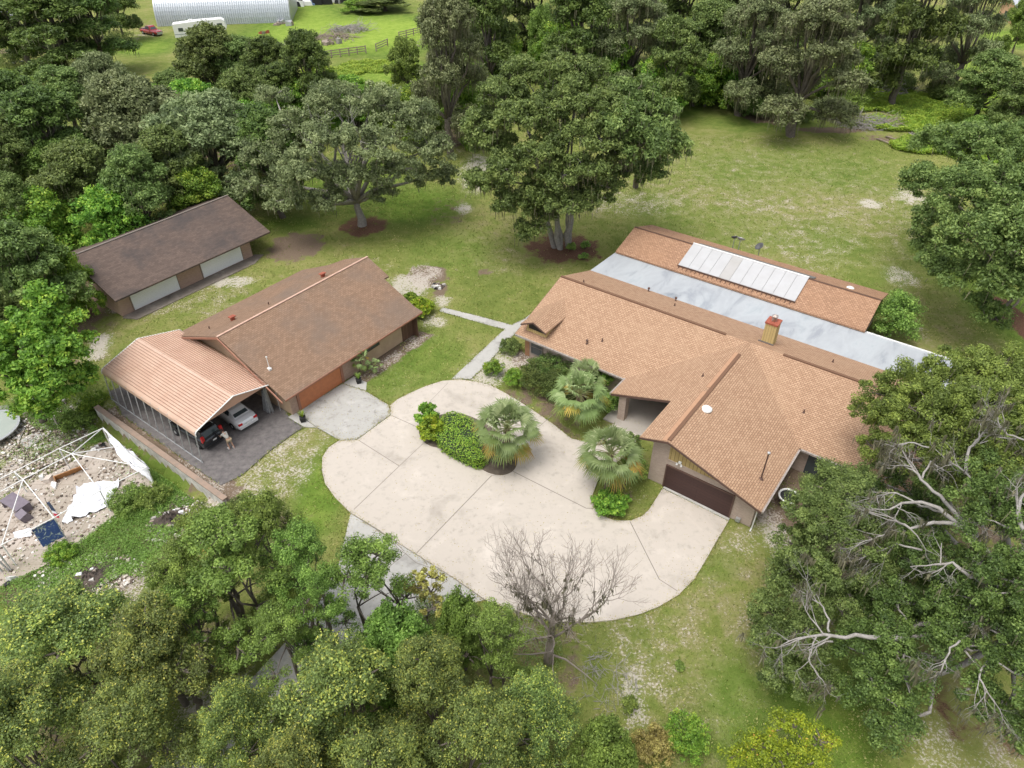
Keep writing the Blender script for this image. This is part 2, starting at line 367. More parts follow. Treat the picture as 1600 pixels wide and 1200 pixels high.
def dead_limb(mb, rr, p, d, L, r, dep, spread=.6, up=.12, n=5):
    """recursive bare branch"""
    p = Vector(p); d = Vector(d).normalized(); pts = [p.copy()]; seg = 3
    for i in range(seg):
        d = (d+Vector((rr.gauss(0, 1), rr.gauss(0, 1), rr.gauss(0, 1)))*.14+Vector((0, 0, up*.3))).normalized(); p = p+d*L/seg; pts.append(p.copy())
    mb.tube(pts, [r, r*.85, r*.7, r*.5], n, False)
    if dep <= 0: return
    for k in range(rr.choice((2, 3, 3))):
        q = pts[rr.choice((1, 2, 3, 3))]; a = (d+Vector((rr.gauss(0, 1), rr.gauss(0, 1), rr.gauss(0, .7)))*spread).normalized()
        dead_limb(mb, rr, q, a, L*rr.uniform(.5, .8), r*.5, dep-1, spread, up, max(3, n-1))
TREES = {}
def lobes_gen(R, H, Rad, n, lo=.45, lr=.42, domed=True):
    out = [(0, 0, H-Rad*lr*.75, Rad*lr)]; ga = 2.39996
    for i in range(n):
        t = (i+.6)/n; rr_ = Rad*(1-lr)*math.sqrt(t)*R.uniform(.85, 1.1); a = i*ga+R.uniform(-.3, .3)
        zt = H*(1-(1-lo)*t**1.6)*R.uniform(.93, 1.03); r = Rad*lr*R.uniform(.75, 1.1)
        out.append((rr_*math.cos(a), rr_*math.sin(a), zt-r*.75, r))
    return out
def proto(kind, seed, H, Rad, nl, lo, lr, dens, cr, per, leaf, pal, r0, fork, trunks=1, tips=0, moss=0, bark=None, twig=8, wid=.5, inner=.25, sub=()):
    R = np.random.default_rng(seed); rr = random.Random(seed)
    lobes = lobes_gen(R, H, Rad, nl, lo, lr); cl = clusters(R, lobes, dens, cr, inner)
    if len(sub): cl = cl[R.random(len(cl)) < sub[0]]
    V, tone = foliage(R, cl, per, leaf, wid, tips)
    mb = MB(); skeleton(mb, rr, (0, 0, 0), lobes, cl, r0, fork, trunks, twig, .02+.0015*H)
    TREES[kind] = dict(H=H, R=Rad, V=V, tone=tone, mb=mb, cl=cl, pal=pal, moss=moss, seed=seed, bark=bark or M_bark, root=None)
def place(kind, name, label, cat, x, y, z, H, Rad, rot, group=None):
    p = TREES[kind]; sx = Rad/p['R']; sz = H/p['H']
    if p['root'] is None:
        t = thing(name, label, cat, (x, y, z), rot, group)
        p['mb'].build('trunk', p['bark'], t, True); quads_mesh('crown', p['V'], p['tone'], LM[p['pal']], t)
        if p['moss']: moss_mesh(np.random.default_rng(p['seed']+5), p['cl'], p['moss'], p['H']*.1, 'hanging_moss', t)
        p['V'] = p['tone'] = None
        t.scale = (sx, sx, sz); p['root'] = t
    else:
        t = copy_tree(p['root'], label, (x, y, z), rot, (sx, sx, sz), group); t.name = name; t['category'] = cat
        if not group and 'group' in t.keys(): del t['group']
    return t
def custom_tree(name, label, lobes_px, base, pal, r0, fork, seed, dens, cr, per, leaf, trunks=1, moss=0, tips=0, bark=None, mossL=1.5, twig=8, base_z=0, wid=.5, inner=.25):
    """lobes given as (px, py, height, radius)"""
    R = np.random.default_rng(seed); rr = random.Random(seed)
    b = P(base[0], base[1], base_z) if len(base) == 2 else Vector(base)
    lobes = []
    for (px, py, z, r) in lobes_px:
        q = P(px, py, z); lobes.append((q.x-b.x, q.y-b.y, z-b.z, r))
    cl = clusters(R, lobes, dens, cr, inner); V, tone = foliage(R, cl, per, leaf, wid, tips)
    t = thing(name, label, 'tree', b)
    mb = MB(); skeleton(mb, rr, (0, 0, 0), lobes, cl, r0, fork, trunks, twig, .04); mb.build('trunk', bark or M_bark, t, True)
    quads_mesh('crown', V, tone, LM[pal], t)
    if moss: moss_mesh(R, cl, moss, mossL, 'hanging_moss', t)
    return t, lobes, cl

# ================================================================ GROUND
def axis(lo, hi, st, far_lo, far_hi):
    a = list(np.arange(lo, hi+.01, st)); s = st; x = lo; L = []
    while x > far_lo: s *= 1.25; x -= s; L.append(x)
    s = st; x = hi; Rr = []
    while x < far_hi: s *= 1.25; x += s; Rr.append(x)
    return np.array(L[::-1]+a+Rr)
GX = axis(-100, 85, .6, -2500, 2500); GY = axis(6, 135, .6, -300, 3500)
XX, YY = np.meshgrid(GX, GY); xs = XX.ravel(); ys = YY.ravel(); zs = terrain(xs, ys)
rg = np.random.default_rng(3)
zs = zs+.03*np.sin(xs*.31+ys*.17)*np.cos(ys*.23)-.03
masks = {k: np.zeros(len(xs)) for k in ('sand', 'dirt', 'lush', 'dry', 'mulch')}
BL = {
 'sand': [(745,270,32,40,.8),(725,325,16,12,.9),(640,225,30,12,.5),(1000,318,120,26,.45),(1190,320,90,20,.42),(1360,318,22,9,1),(1425,308,40,18,.7),(1405,432,30,20,.75),(1270,380,120,50,.42),(1250,300,260,120,.34),(1100,240,120,40,.25),(560,430,100,30,.3),(760,400,60,40,.25),(300,470,140,24,.35),(1120,1020,150,110,.28),(480,720,50,90,.35),
   (1420,500,20,40,.4),(360,440,42,9,.95),(150,535,24,18,.95),(185,482,24,8,.7),(300,440,120,14,.3),(640,447,38,20,1),(665,425,30,16,.8),(690,470,16,10,.8),(678,503,24,10,.8),(640,528,50,9,.6),(760,580,40,22,.9),(790,560,30,18,.8),
   (430,720,60,70,.55),(480,735,16,40,.6),(560,590,30,8,.4),(1205,822,30,40,.8),(1160,850,40,16,.5),(1010,1010,90,60,.38),(990,1095,26,24,.8),(1130,1040,60,70,.3),(1350,950,50,30,.7),(1290,940,30,30,.5),
   (1460,1165,70,30,.5),(1560,1195,80,26,.45),(430,72,55,16,.95),(405,85,28,10,1.4),(205,42,28,9,1),(235,52,34,5,.8),(165,150,20,6,1),(640,85,25,6,.6),(500,700,30,30,.4),(620,590,30,20,.3),(1310,335,30,10,.5),(840,300,30,30,.4),
   (320,1130,70,90,.8),(960,210,60,20,.3),(1170,235,80,20,.2),(700,230,40,20,.3),(190,560,30,30,.5),(1600,600,60,60,.3),(820,560,20,12,.7),(1000,770,30,12,.3)],
 'dirt': [(700,215,60,22,.9),(462,385,46,24,1),(668,430,34,18,.9),(688,452,14,10,1),(755,425,13,6,.8),(1195,182,40,18,.8),(1300,203,60,7,.9),(40,80,80,16,.7),(140,80,40,10,.6),(580,560,60,14,.6),(360,805,30,26,.8),(430,830,20,22,.6),(880,700,40,60,.5),
   (960,740,30,60,.5),(830,630,70,24,.6),(1300,700,60,60,.7),(1330,850,120,120,.4),(200,40,40,10,.5),(480,60,60,12,.6),(1380,215,50,8,.5),(165,480,60,16,.6),(1560,900,100,150,.5),(230,1100,260,120,.35),(600,1120,300,100,.3),(860,1010,60,50,.4),(700,330,50,30,.3),(1130,660,60,40,.4),(200,250,260,90,.5),(120,500,50,80,.6)],
 'mulch': [(567,353,44,20,1.1),(880,387,70,26,1.1),(1485,1110,30,50,.75),(1570,1140,40,40,.6),(1450,1050,24,40,.6),(1595,505,26,50,1),(100,95,90,9,.8),(60,640,30,20,.9)],
 'lush': [(640,565,90,50,.6),(500,775,45,60,.9),(650,320,80,36,.9),(700,390,80,40,.5),(560,50,190,70,1.6),(440,20,100,20,1.5),(1460,92,80,34,1.6),(1580,60,60,30,1.4),(230,75,60,20,1.2),(40,115,90,20,1.2),(600,110,90,40,1.2),(1290,1110,90,70,.9),(1560,470,70,90,.8),(1500,430,60,60,.5),
   (1200,190,130,24,.6),(1180,260,160,50,.35),(1300,260,120,50,.4),(1100,360,160,40,.3),(1330,400,60,60,.35),(560,280,100,60,.8),(1010,200,60,60,.3),(450,350,60,16,.8),(1350,980,70,60,.6),(1180,1130,80,60,.7),(1110,880,50,20,.4),(1050,170,60,24,.8),(350,100,90,30,.7)],
 'dry': [(1120,1000,170,130,.8),(1190,290,260,110,.75),(430,700,80,80,.6),(300,470,140,24,.5),(950,300,120,50,.5),(790,370,90,60,.5),(1500,530,80,80,.6),(600,600,60,30,.3),(150,520,60,60,.5)],
}
for k, L in BL.items():
    for (px, py, rx, ry, a) in L:
        c = P(px, py); d = depth(px, py); wx = rx/F*d; wy = ry/F*d/max(.25, S+0*(py-600)/F)*1.35
        q = ((xs-c.x)/wx)**2+((ys-c.y)/wy)**2; masks[k] = np.maximum(masks[k], a*np.clip(1.25-q*.9, 0, 1))
# neighbour's yard (lower ground): sandy rubble and weeds
for k, L in {'sand': [(60,690,90,60,.75),(60,760,110,60,.7),(200,720,30,30,.4),(130,900,90,40,.6),(200,930,70,40,.6),(330,800,30,24,.7),(20,860,40,40,.5)], 'dirt': [(60,740,110,60,.5),(120,910,110,40,.9),(230,860,90,60,.5)], 'lush': [(230,800,60,50,.9),(250,700,60,40,.7),(120,640,60,30,.6),(110,870,60,24,.9)]}.items():
    for (px, py, rx, ry, a) in L:
        c = P(px, py, -1.2); d = depth(px, py, -1.2); wx = rx/F*d; wy = ry/F*d/S*1.35
        q = ((xs-c.x)/wx)**2+((ys-c.y)/wy)**2; masks[k] = np.maximum(masks[k], a*np.clip(1.25-q*.9, 0, 1))
uu = xs*UX+ys*UY; vv = -xs*UY+ys*UX
def rect(k, u0, u1, v0, v1, a, s=.8):
    m = sstep(u0-s, u0+s*.2, uu)*(1-sstep(u1-s*.2, u1+s, uu))*sstep(v0-s, v0+s*.2, vv)*(1-sstep(v1-s*.2, v1+s, vv)); masks[k] = np.maximum(masks[k], a*m)
rect('dirt', -29.8, -26.8, 40.5, 42, 1); rect('sand', -38.9, -38.0, 31, 39, .8); rect('dirt', -39.2, -38.2, 30, 39, 1)
rect('dirt', -52, -36.3, 15.3, 16.6, 1.0, .3); rect('dirt', -5.2, 2, 36, 42, .9); rect('sand', -53, -37, 15.4, 16.4, .5, .3)
me = bpy.data.meshes.new('ground'); nv = len(xs); me.vertices.add(nv); me.vertices.foreach_set('co', np.column_stack([xs, ys, zs]).astype(np.float32).ravel())
ny, nx = XX.shape; I = np.arange(nv).reshape(ny, nx)
Q = np.stack([I[:-1, :-1], I[:-1, 1:], I[1:, 1:], I[1:, :-1]], -1).reshape(-1, 4)
me.loops.add(Q.size); me.loops.foreach_set('vertex_index', Q.ravel().astype(np.int32)); me.polygons.add(len(Q))
me.polygons.foreach_set('loop_start', np.arange(0, Q.size, 4, dtype=np.int32)); me.polygons.foreach_set('loop_total', np.full(len(Q), 4, dtype=np.int32))
for k, a in masks.items():
    at = me.attributes.new(k, 'FLOAT', 'POINT'); at.data.foreach_set('value', a.astype(np.float32))
me.update(calc_edges=True); smooth(me)
def groundmat():
    m = bpy.data.materials.new('ground'); m.use_nodes = True; n, l = nodes(m); b = n['Principled BSDF']; b.inputs['Roughness'].default_value = .95; b.inputs['Specular IOR Level'].default_value = .1
    tc = n.new('ShaderNodeTexCoord'); o = tc.outputs['Object']
    big = noise(n, l, o, .09, 5, .6, .3); mid = noise(n, l, o, .7, 6, .65, .3); fine = noise(n, l, o, 4, 6, .75); vf = noise(n, l, o, 16, 4, .8)
    g = mathn(n, l, 'ADD', mathn(n, l, 'MULTIPLY', big, .4), mathn(n, l, 'ADD', mathn(n, l, 'MULTIPLY', mid, .35), mathn(n, l, 'MULTIPLY', fine, .25)))
    c = ramp(n, l, g, ((.36, (.12, .165, .035)), (.47, (.185, .22, .055)), (.55, (.25, .255, .085)), (.65, (.31, .275, .13))))
    dry = ramp(n, l, fine, ((.35, (.18, .17, .07)), (.5, (.25, .225, .11)), (.65, (.36, .31, .19))))
    c = mixrgb(n, l, c, dry, mathn(n, l, 'MULTIPLY', attr(n, 'dry'), mathn(n, l, 'MULTIPLY', smoothr(n, l, mid, .38, .62), .85)))
    lush = ramp(n, l, mid, ((.3, (.075, .145, .02)), (.5, (.12, .20, .03)), (.7, (.19, .26, .05))))
    c = mixrgb(n, l, c, lush, mathn(n, l, 'MINIMUM', attr(n, 'lush'), .9))
    bright = ramp(n, l, mid, ((.3, (.20, .31, .04)), (.6, (.30, .40, .07))))
    c = mixrgb(n, l, c, bright, mathn(n, l, 'SUBTRACT', attr(n, 'lush'), .75, True))
    # sandy flecks everywhere, more where the sand mask is
    sandc = ramp(n, l, vf, ((.3, (.42, .37, .31)), (.55, (.60, .55, .49)), (.75, (.70, .66, .61))))
    fl_ = noise(n, l, o, 6.5, 5, .8); sp = mathn(n, l, 'ADD', mathn(n, l, 'MULTIPLY', fl_, .66), mathn(n, l, 'MULTIPLY', mid, .34))
    th = mathn(n, l, 'SUBTRACT', .60, mathn(n, l, 'MULTIPLY', attr(n, 'sand'), .20)); th = mathn(n, l, 'ADD', th, mathn(n, l, 'MULTIPLY', mathn(n, l, 'MINIMUM', attr(n, 'lush'), 1.0), .06))
    sm = smoothr(n, l, sp, th, mathn(n, l, 'ADD', th, .07))
    dirtc = ramp(n, l, vf, ((.3, (.10, .07, .05)), (.5, (.19, .14, .10)), (.7, (.30, .24, .18))))
    dm = smoothr(n, l, mathn(n, l, 'ADD', mid, mathn(n, l, 'MULTIPLY', attr(n, 'dirt'), .45)), .62, .80)
    c = mixrgb(n, l, c, dirtc, dm)
    c = mixrgb(n, l, c, sandc, mathn(n, l, 'MULTIPLY', sm, .85))
    mul = ramp(n, l, vf, ((.3, (.05, .028, .02)), (.5, (.13, .068, .045)), (.62, (.26, .16, .11)), (.75, (.42, .33, .26))))
    c = mixrgb(n, l, c, mul, smoothr(n, l, mathn(n, l, 'ADD', mid, mathn(n, l, 'MULTIPLY', attr(n, 'mulch'), .42)), .72, .90))
    c = mixrgb(n, l, c, mixrgb(n, l, c, (.68, .68, .64), 1.0, 'MULTIPLY'), smoothr(n, l, vf, .4, .75))
    l.new(c, b.inputs['Base Color'])
    bp = n.new('ShaderNodeBump'); bp.inputs['Strength'].default_value = .5; bp.inputs['Distance'].default_value = .12; l.new(mathn(n, l, 'ADD', fine, vf), bp.inputs['Height']); l.new(bp.outputs[0], b.inputs['Normal'])
    return m
me.materials.append(groundmat()); og = bpy.data.objects.new('ground', me); COL.objects.link(og); struct(og)
# ---- paved surfaces
def catmull(pts, k=5):
    out = []; n = len(pts)
    for i in range(n):
        p0, p1, p2, p3 = pts[i-1], pts[i], pts[(i+1) % n], pts[(i+2) % n]
        for j in range(k):
            t = j/k; out.append(tuple(.5*((2*p1[a])+(-p0[a]+p2[a])*t+(2*p0[a]-5*p1[a]+4*p2[a]-p3[a])*t*t+(-p0[a]+3*p1[a]-3*p2[a]+p3[a])*t**3) for a in (0, 1)))
    return out
PAVED = []
def paved(name, px, m, top, z=0.0, curved=False, thick=.12, hole=None):
    pts = [(P(a, b, z)[:2]) for a, b in px]
    if curved: pts = catmull([tuple(p) for p in pts])
    PAVED.append(pts); mb = MB(); mb.slab([(p[0], p[1], z+top) for p in pts], thick)
    o = mb.build(name, m); fixn(o); return struct(o)
def inpoly(x, y, poly):
    c = np.zeros(len(x), bool); j = len(poly)-1
    for i in range(len(poly)):
        xi, yi = poly[i][:2]; xj, yj = poly[j][:2]
        if yi != yj: c ^= ((yi > y) != (yj > y)) & (x < (xj-xi)*(y-yi)/(yj-yi)+xi)
        j = i
    return c
drive_px = [(609,634),(622,624),(640,615),(665,604),(690,596),(718,593),(745,597),(768,603),(790,615),(815,630),(845,650),(868,666),(893,686),(920,692),(940,676),(968,656),(1003,662),(990,700),(958,728),(934,752),(925,775),(928,793),(940,806),(960,814),(985,814),(1003,807),(1014,797),(1035,764),
 (1087,789),(1138,815),(1118,848),(1100,880),(1084,906),(1060,930),(1030,948),(1000,960),(960,969),(920,973),(880,972),(830,963),(790,950),(757,937),(705,901),(640,860),(585,824),(547,801),(524,778),(508,756),(503,735),(504,715),(513,700),(530,689),(558,688),(611,649)]
paved('driveway', drive_px, M_conc, .05)
paved('old_driveway', [(548,802),(640,861),(705,902),(756,938),(725,946),(690,955),(635,975),(560,1018),(485,1075),(425,1130),(375,1190),(330,1260),(180,1260),(250,1205),(310,1150),(385,1070),(450,1000),(500,940),(530,880)], M_conc_old, .046)
paved('garage_apron', [(463,645),(498,622),(535,600),(572,612),(607,633),(611,648),(558,687),(533,689),(495,668)], M_conc_st, .044)
paved('apron_side_slab', [(450,652),(462,645.5),(494,668),(474,667)], M_conc_old, .04)
paved('planter_slab', [(536,599.5),(553,589),(573,598),(572,611)], M_conc_old, .04)
paved('walkway', [(706,592),(735,593),(760,570),(796,530),(815,512),(838,494),(865,476),(880,462),(868,462),(845,480),(818,499),(799,508),(744,493),(692,481),(686,486),(738,501),(788,515),(770,532)], M_conc_old, .035)
struct(fixn((lambda mb: (mb.slab([W(-19.2, 38.4, .07), W(-13.3, 38.4, .07), W(-13.3, 44, .07), W(-19.2, 44, .07)], .15), mb.build('porch_floor', M_patio))[1])(MB())))
paved('shed_slab', [(192,497),(215,499),(398,412),(412,398),(398,398),(205,484)], M_slab_d, .03)
paved('gravel_pad', [(170,612),(200,600),(345,560),(440,625),(452,653),(474,668),(455,680),(420,706),(395,728),(376,744),(345,758),(318,740),(190,648)], M_gravel, .02, curved=False)
paved('garage_sill', [(1035.5,763),(1138,814),(1140,811),(1038,760.5)], M_conc_old, .07)
paved('patio_pavers', [(-60,830),(20,770),(100,730),(165,690),(215,720),(245,762),(170,812),(110,862),(30,905),(-40,930)], M_pavers, .03, z=-1.2)
paved('stepping_slabs', [(30,690),(60,672),(68,684),(42,702)], M_conc_old, .04, z=-1.2)
paved('stepping_slabs', [(-20,640),(12,632),(40,668),(30,690),(0,650)], M_conc_st, .03, z=-1.2)
# island in the drive, joints
isl = catmull([tuple(P(a, b)[:2]) for a, b in [(655,672),(660,688),(674,698),(705,705),(735,722),(762,739),(785,743),(803,735),(808,718),(800,695),(770,670),(730,650),(695,648),(668,657)]])
mb = MB(); mb.slab([(p[0], p[1], .09) for p in isl], .2); o = struct(fixn(mb.build('planting_island', mat('island_soil', (.075, .058, .042), .95, noise=(2.5, .2), col2=(.16, .13, .10), bump=(14, .6)))))
bed = [tuple(P(a, b)[:2]) for a, b in [(934,752),(925,775),(928,793),(940,806),(960,814),(985,814),(1003,807),(1014,797),(1032,766)]]
mb = MB()
def joint(a, b, wd=.05, wobble=0, z=.056):
    a, b = P(*a), P(*b); L = (b-a).length; k = max(1, int(L/.8)) if wobble else 1; pts = []
    nrm = Vector((-(b-a).y, (b-a).x, 0)).normalized()
    for i in range(k+1):
        p = a.lerp(b, i/k); p += nrm*(rnd.gauss(0, wobble) if 0 < i < k else 0); pts.append(p)
    for p, q in zip(pts[:-1], pts[1:]): mb.poly([(p-nrm*wd/2).to_tuple()[:2]+(z,), (q-nrm*wd/2).to_tuple()[:2]+(z,), (q+nrm*wd/2).to_tuple()[:2]+(z,), (p+nrm*wd/2).to_tuple()[:2]+(z,)], True)
for a, b, wd in [((561,689),(624,729),.05),((624,729),(553,797),.05),((624,729),(661,694),.04),((651,865),(768,744),.06),((612,650),(652,668),.05),((801,737),(916,795),.06),((916,795),(928,795),.05),((984,815),(1030,906),.06),((1030,906),(1058,924),.05),
  ((862,650),(843,667),.04),((700,599),(668,632),.03),((768,744),(800,738),.03)]: joint(a, b, wd)
o = mb.build('driveway_joints', M_joint); struct(o)
mb = MB()
for a, b in [((588,829),(570,856)),((634,866),(600,893)),((700,907),(655,935)),((589,830),(600,836)),((610,842),(622,858)),((622,858),(634,866)),((634,866),(650,880)),((650,880),(690,893)),((680,905),(690,921)),((615,845),(632,862)),((660,872),(668,884))]: joint(a, b, .05, .06, .05)
struct(mb.build('driveway_cracks', M_joint))
mb = MB(); joint((705,901.3),(756,937),.07, 0, .058); joint((548,802.5),(705,901.5),.06, 0, .058); struct(mb.build('driveway_edge_seam', M_joint))
# ================================================================ BUILDINGS (built in the house grid, u along the ridge, v to the back)
def T(u0, v0, z0=0): return (lambda p: (p[0]-u0, p[1]-v0, p[2]-z0))
def bthing(name, label, cat, u0, v0, group=None): return thing(name, label, cat, W(u0, v0), AZ, group)
class LMB(MB):
    """mesh builder whose input is in house grid, stored relative to its building's base"""
    def __init__(s, u0, v0): super().__init__(); s.u0 = u0; s.v0 = v0
    def build(s, name, m, parent=None, sm=False, fix=True):
        s.v = [(a-s.u0, b-s.v0, c) for a, b, c in s.v]; o = MB.build(s, name, m, parent, sm)
        if fix: fixn(o)
        return o
    def pv(s, sec, v0, v1): s.prism([(u, v0, z) for u, z in sec], [(u, v1, z) for u, z in sec])     # section in (u,z) swept along v
    def pu(s, sec, u0, u1): s.prism([(u0, v, z) for v, z in sec], [(u1, v, z) for v, z in sec])     # section in (v,z) swept along u
HB = (-29.3, 34.7)
house = bthing('ranch_house', 'large sprawling ranch house with tan shingle roofs and pinkish brick walls', 'house', *HB)
N = lambda: LMB(*HB)
RZ, RP = 4.78, .335
zf = lambda v: RZ-RP*abs(v-48.4)          # main roof height at v
zg = lambda u: RZ-RP*abs(u+12.05)         # garage wing roof height at u
b = N()
b.pu([(41.9, 0), (41.9, zf(41.9)-.2), (48.4, RZ-.2), (53.6, zf(53.6)-.25), (53.6, 0)], -29.3, -18.6)
b.pu([(44, 0), (44, zf(44)-.2), (48.4, RZ-.2), (53.595, zf(53.6)-.25), (53.595, 0)], -18.605, -13.0)
b.pu([(41.9, 0), (41.9, zf(41.9)-.2), (48.4, RZ-.2), (53.59, zf(53.6)-.25), (53.59, 0)], -13.005, 1.6)
b.pv([(-13.28, 0), (-13.28, zg(-13.28)-.2), (-12.05, RZ-.21), (-5.6, zg(-5.6)-.2), (-5.6, 0)], 34.7, 47)
b.box(-29.305, 1.5, 53.58, 58.1, 0, 2.7)
b.pu([(58.6, 0), (58.6, 2.9), (62.1, 4.15), (65.8, 2.9), (65.8, 0)], -29.3, -5.7)
b.box(-18.35, -17.75, 39.1, 39.7, .07, 2.55)
b.build('wall', M_brick, house)
# roofs
b = N(); t = .16
b.slab([(-29.95, 41.25, zf(41.25)), (-19.0, 41.25, zf(41.25)), (-12.05, 48.4, RZ), (-29.95, 48.4, RZ)], t)
b.slab([(-12.05, 34.06, RZ+.002), (-12.05, 48.4, RZ+.002), (-19.0, 41.25, zg(-19.0)+.002), (-19.0, 38.9, zg(-19.0)+.002), (-14.1, 38.9, zg(-14.1)+.002), (-14.1, 34.06, zg(-14.1)+.002)], t)
b.slab([(-5.1, 34.06, zg(-5.1)), (-5.1, 41.45, zg(-5.1)), (-12.05, 48.4, RZ), (-12.05, 34.06, RZ)], t)
b.slab([(-5.1, 41.45, zf(41.45)), (2.2, 41.45, zf(41.45)), (2.2, 48.4, RZ), (-12.05, 48.4, RZ)], t)
b.slab([(-29.95, 48.4, RZ), (2.2, 48.4, RZ), (2.2, 53.85, zf(53.85)), (-29.95, 53.85, zf(53.85))], t)
roof = b.build('roof', M_shingle, house)
b = N()
zb = lambda v: 4.4-.325*abs(v-62.1)
b.slab([(-29.75, 58.3, zb(58.3)), (-5.3, 58.3, zb(58.3)), (-5.3, 62.1, 4.4), (-29.75, 62.1, 4.4)], .14)
b.slab([(-29.75, 62.1, 4.4), (-5.3, 62.1, 4.4), (-5.3, 66.3, zb(66.3)), (-29.75, 66.3, zb(66.3))], .14)
M_shingle_r = brickmat('shingle_rustier', (.46, .285, .18), (.33, .195, .12), (.18, .10, .065), .30, .165, .020, stain=(.38, .22, .13), stain_amt=.3)  # its row lines are painted course shadows too
b.build('back_wing_roof', M_shingle_r, house)
b = N(); b.slab([(-29.95, 53.72, 2.99), (2.5, 53.72, 2.99), (2.5, 58.55, 2.95), (-5.28, 58.62, 2.95), (-5.3, 58.9, 2.95), (-29.85, 58.9, 2.95)], .2); b.build('flat_roof', M_flat, house)
b = N(); b.box(-5.2, 2.6, 58.5, 58.62, 2.93, 3.03); b.box(2.45, 2.6, 53.9, 58.5, 2.93, 3.03); b.build('flat_roof_edge', M_white, house)
b = N()
for a, c in (((-29.95, 48.4), (-14.0, 48.4)), ((-9.3, 48.4), (2.2, 48.4))): b.box(a[0], c[0], 48.28, 48.52, RZ-.02, RZ+.055)
b.box(-12.17, -11.93, 34.2, 46.4, RZ-.02, RZ+.05); b.build('ridge_vent', mat('ridge_vent_brown', (.16, .085, .05), .9), house)  # dark brown strips along the ridges, one even colour
b = N(); b.box(-29.75, -5.3, 62.0, 62.2, 4.38, 4.43); b.build('back_ridge_cap', mat('ridge_brown', (.11, .06, .04), .9), house)
# raised cap shingles beside the garage ridge
b = N()
for a, c in ((34.1, 40.6), (41.2, 46.6)): b.slab([(-12.5, a, zg(-12.5)+.03), (-12.2, a, zg(-12.2)+.03), (-12.2, c, zg(-12.2)+.03), (-12.5, c, zg(-12.5)+.03)], .03)
b.build('ridge_cap', mat('cap_shingle', (.45, .27, .165), .9, noise=(4, .2), col2=(.38, .21, .125)), house)
# gutters & fascia
for q in ((-29.9, -19.1, 41.12, 41.25, zf(41.25)-.17, zf(41.25)-.02), (-19.13, -19.0, 38.9, 41.25, zg(-19)-.17, zg(-19)-.02), (-5.1, -4.97, 34.1, 41.3, zg(-5.1)-.17, zg(-5.1)-.02), (-4.97, 2.2, 41.32, 41.45, zf(41.45)-.17, zf(41.45)-.02)):
    b = N(); b.box(*q); b.build('gutter', M_gutter, house)
for u0, u1, z0, z1 in ((-12.05, -5.1, RZ, zg(-5.1)), (-14.1, -12.05, zg(-14.1), RZ)): b = N(); b.pv([(u0, z0-.04), (u0, z0-.2), (u1, z1-.2), (u1, z1-.04)], 34.02, 34.06); b.build('fascia', M_fascia, house)
b = N()
b.pv([(-19, zg(-19)-.04), (-19, zg(-19)-.22), (-14.1, zg(-14.1)-.22), (-14.1, zg(-14.1)-.04)], 38.86, 38.9); b.build('fascia', M_fascia, house); b = N()
b.pu([(41.25, zf(41.25)-.03), (41.25, zf(41.25)-.2), (48.4, RZ-.2), (48.4, RZ-.03)], -29.99, -29.95)
b.build('fascia', M_fascia, house)
# garage front
b = N(); b.box(-12.0, -7.12, 34.62, 34.72, .02, 2.1); gd = b.build('garage_door', M_door, house)
b = N(); b.box(-12.08, -12.0, 34.6, 34.73, 0, 2.18); b.box(-7.12, -7.04, 34.6, 34.73, 0, 2.18); b.box(-12.0, -7.12, 34.6, 34.73, 2.1, 2.18); b.build('door_frame', M_fascia, gd)
b = N(); b.pv([(-12.02, 2.72), (-12.02, zg(-12.02)-.22), (-6.6, 2.72)], 34.655, 34.70); b.build('gable_siding', M_yellow, house)
b = N(); b.box(-12.1, -6.5, 34.63, 34.69, 2.64, 2.72); b.build('siding_trim', M_brick, house)
b = N()
for dx in (-.16, .16): b.lathe([(.02, 0), (.085, -.18)], (-11.15+dx, 34.5, 2.9), 8)
b.box(-11.25, -11.05, 34.55, 34.68, 2.82, 2.98); b.build('flood_light', M_white, house)
b = N(); b.box(-6.6, -6.3, 34.5, 34.68, .12, .42); b.build('utility_box', M_galv, house)
b = N(); b.tube([(-5.4, 34.3, 2.25), (-5.4, 34.45, 1.8), (-5.45, 34.6, .1), (-5.45, 34.3, .05)], .045, 6); b.build('downspout', M_white, house)
# front window and corner stain board
b = N(); b.box(-28.6, -27.5, 41.83, 41.88, .55, 2.0); wn = b.build('window', M_glass, house)
b = N()
for q in ((-28.68, -28.6, .47, 2.08), (-27.5, -27.42, .47, 2.08), (-28.6, -27.5, 2.0, 2.08), (-28.6, -27.5, .47, .55), (-28.6, -27.5, 1.24, 1.3)): b.box(q[0], q[1], 41.8, 41.87, q[2], q[3])
b.build('frame', mat('window_frame', (.20, .18, .16), .6), wn)
b = N(); b.box(-29.32, -28.85, 41.86, 41.91, 0, 2.1); b.build('corner_board', mat('rusty_stain', (.36, .19, .10), .9, noise=(4, .2), col2=(.28, .15, .085)), house)
b = N(); b.box(-17.2, -16.1, 43.92, 43.99, .1, 2.2); b.build('entry_door', M_fascia, house)
b = N(); b.box(-4.4, -2.6, 41.83, 41.89, .1, 2.1); b.build('sliding_door', M_glass, house)
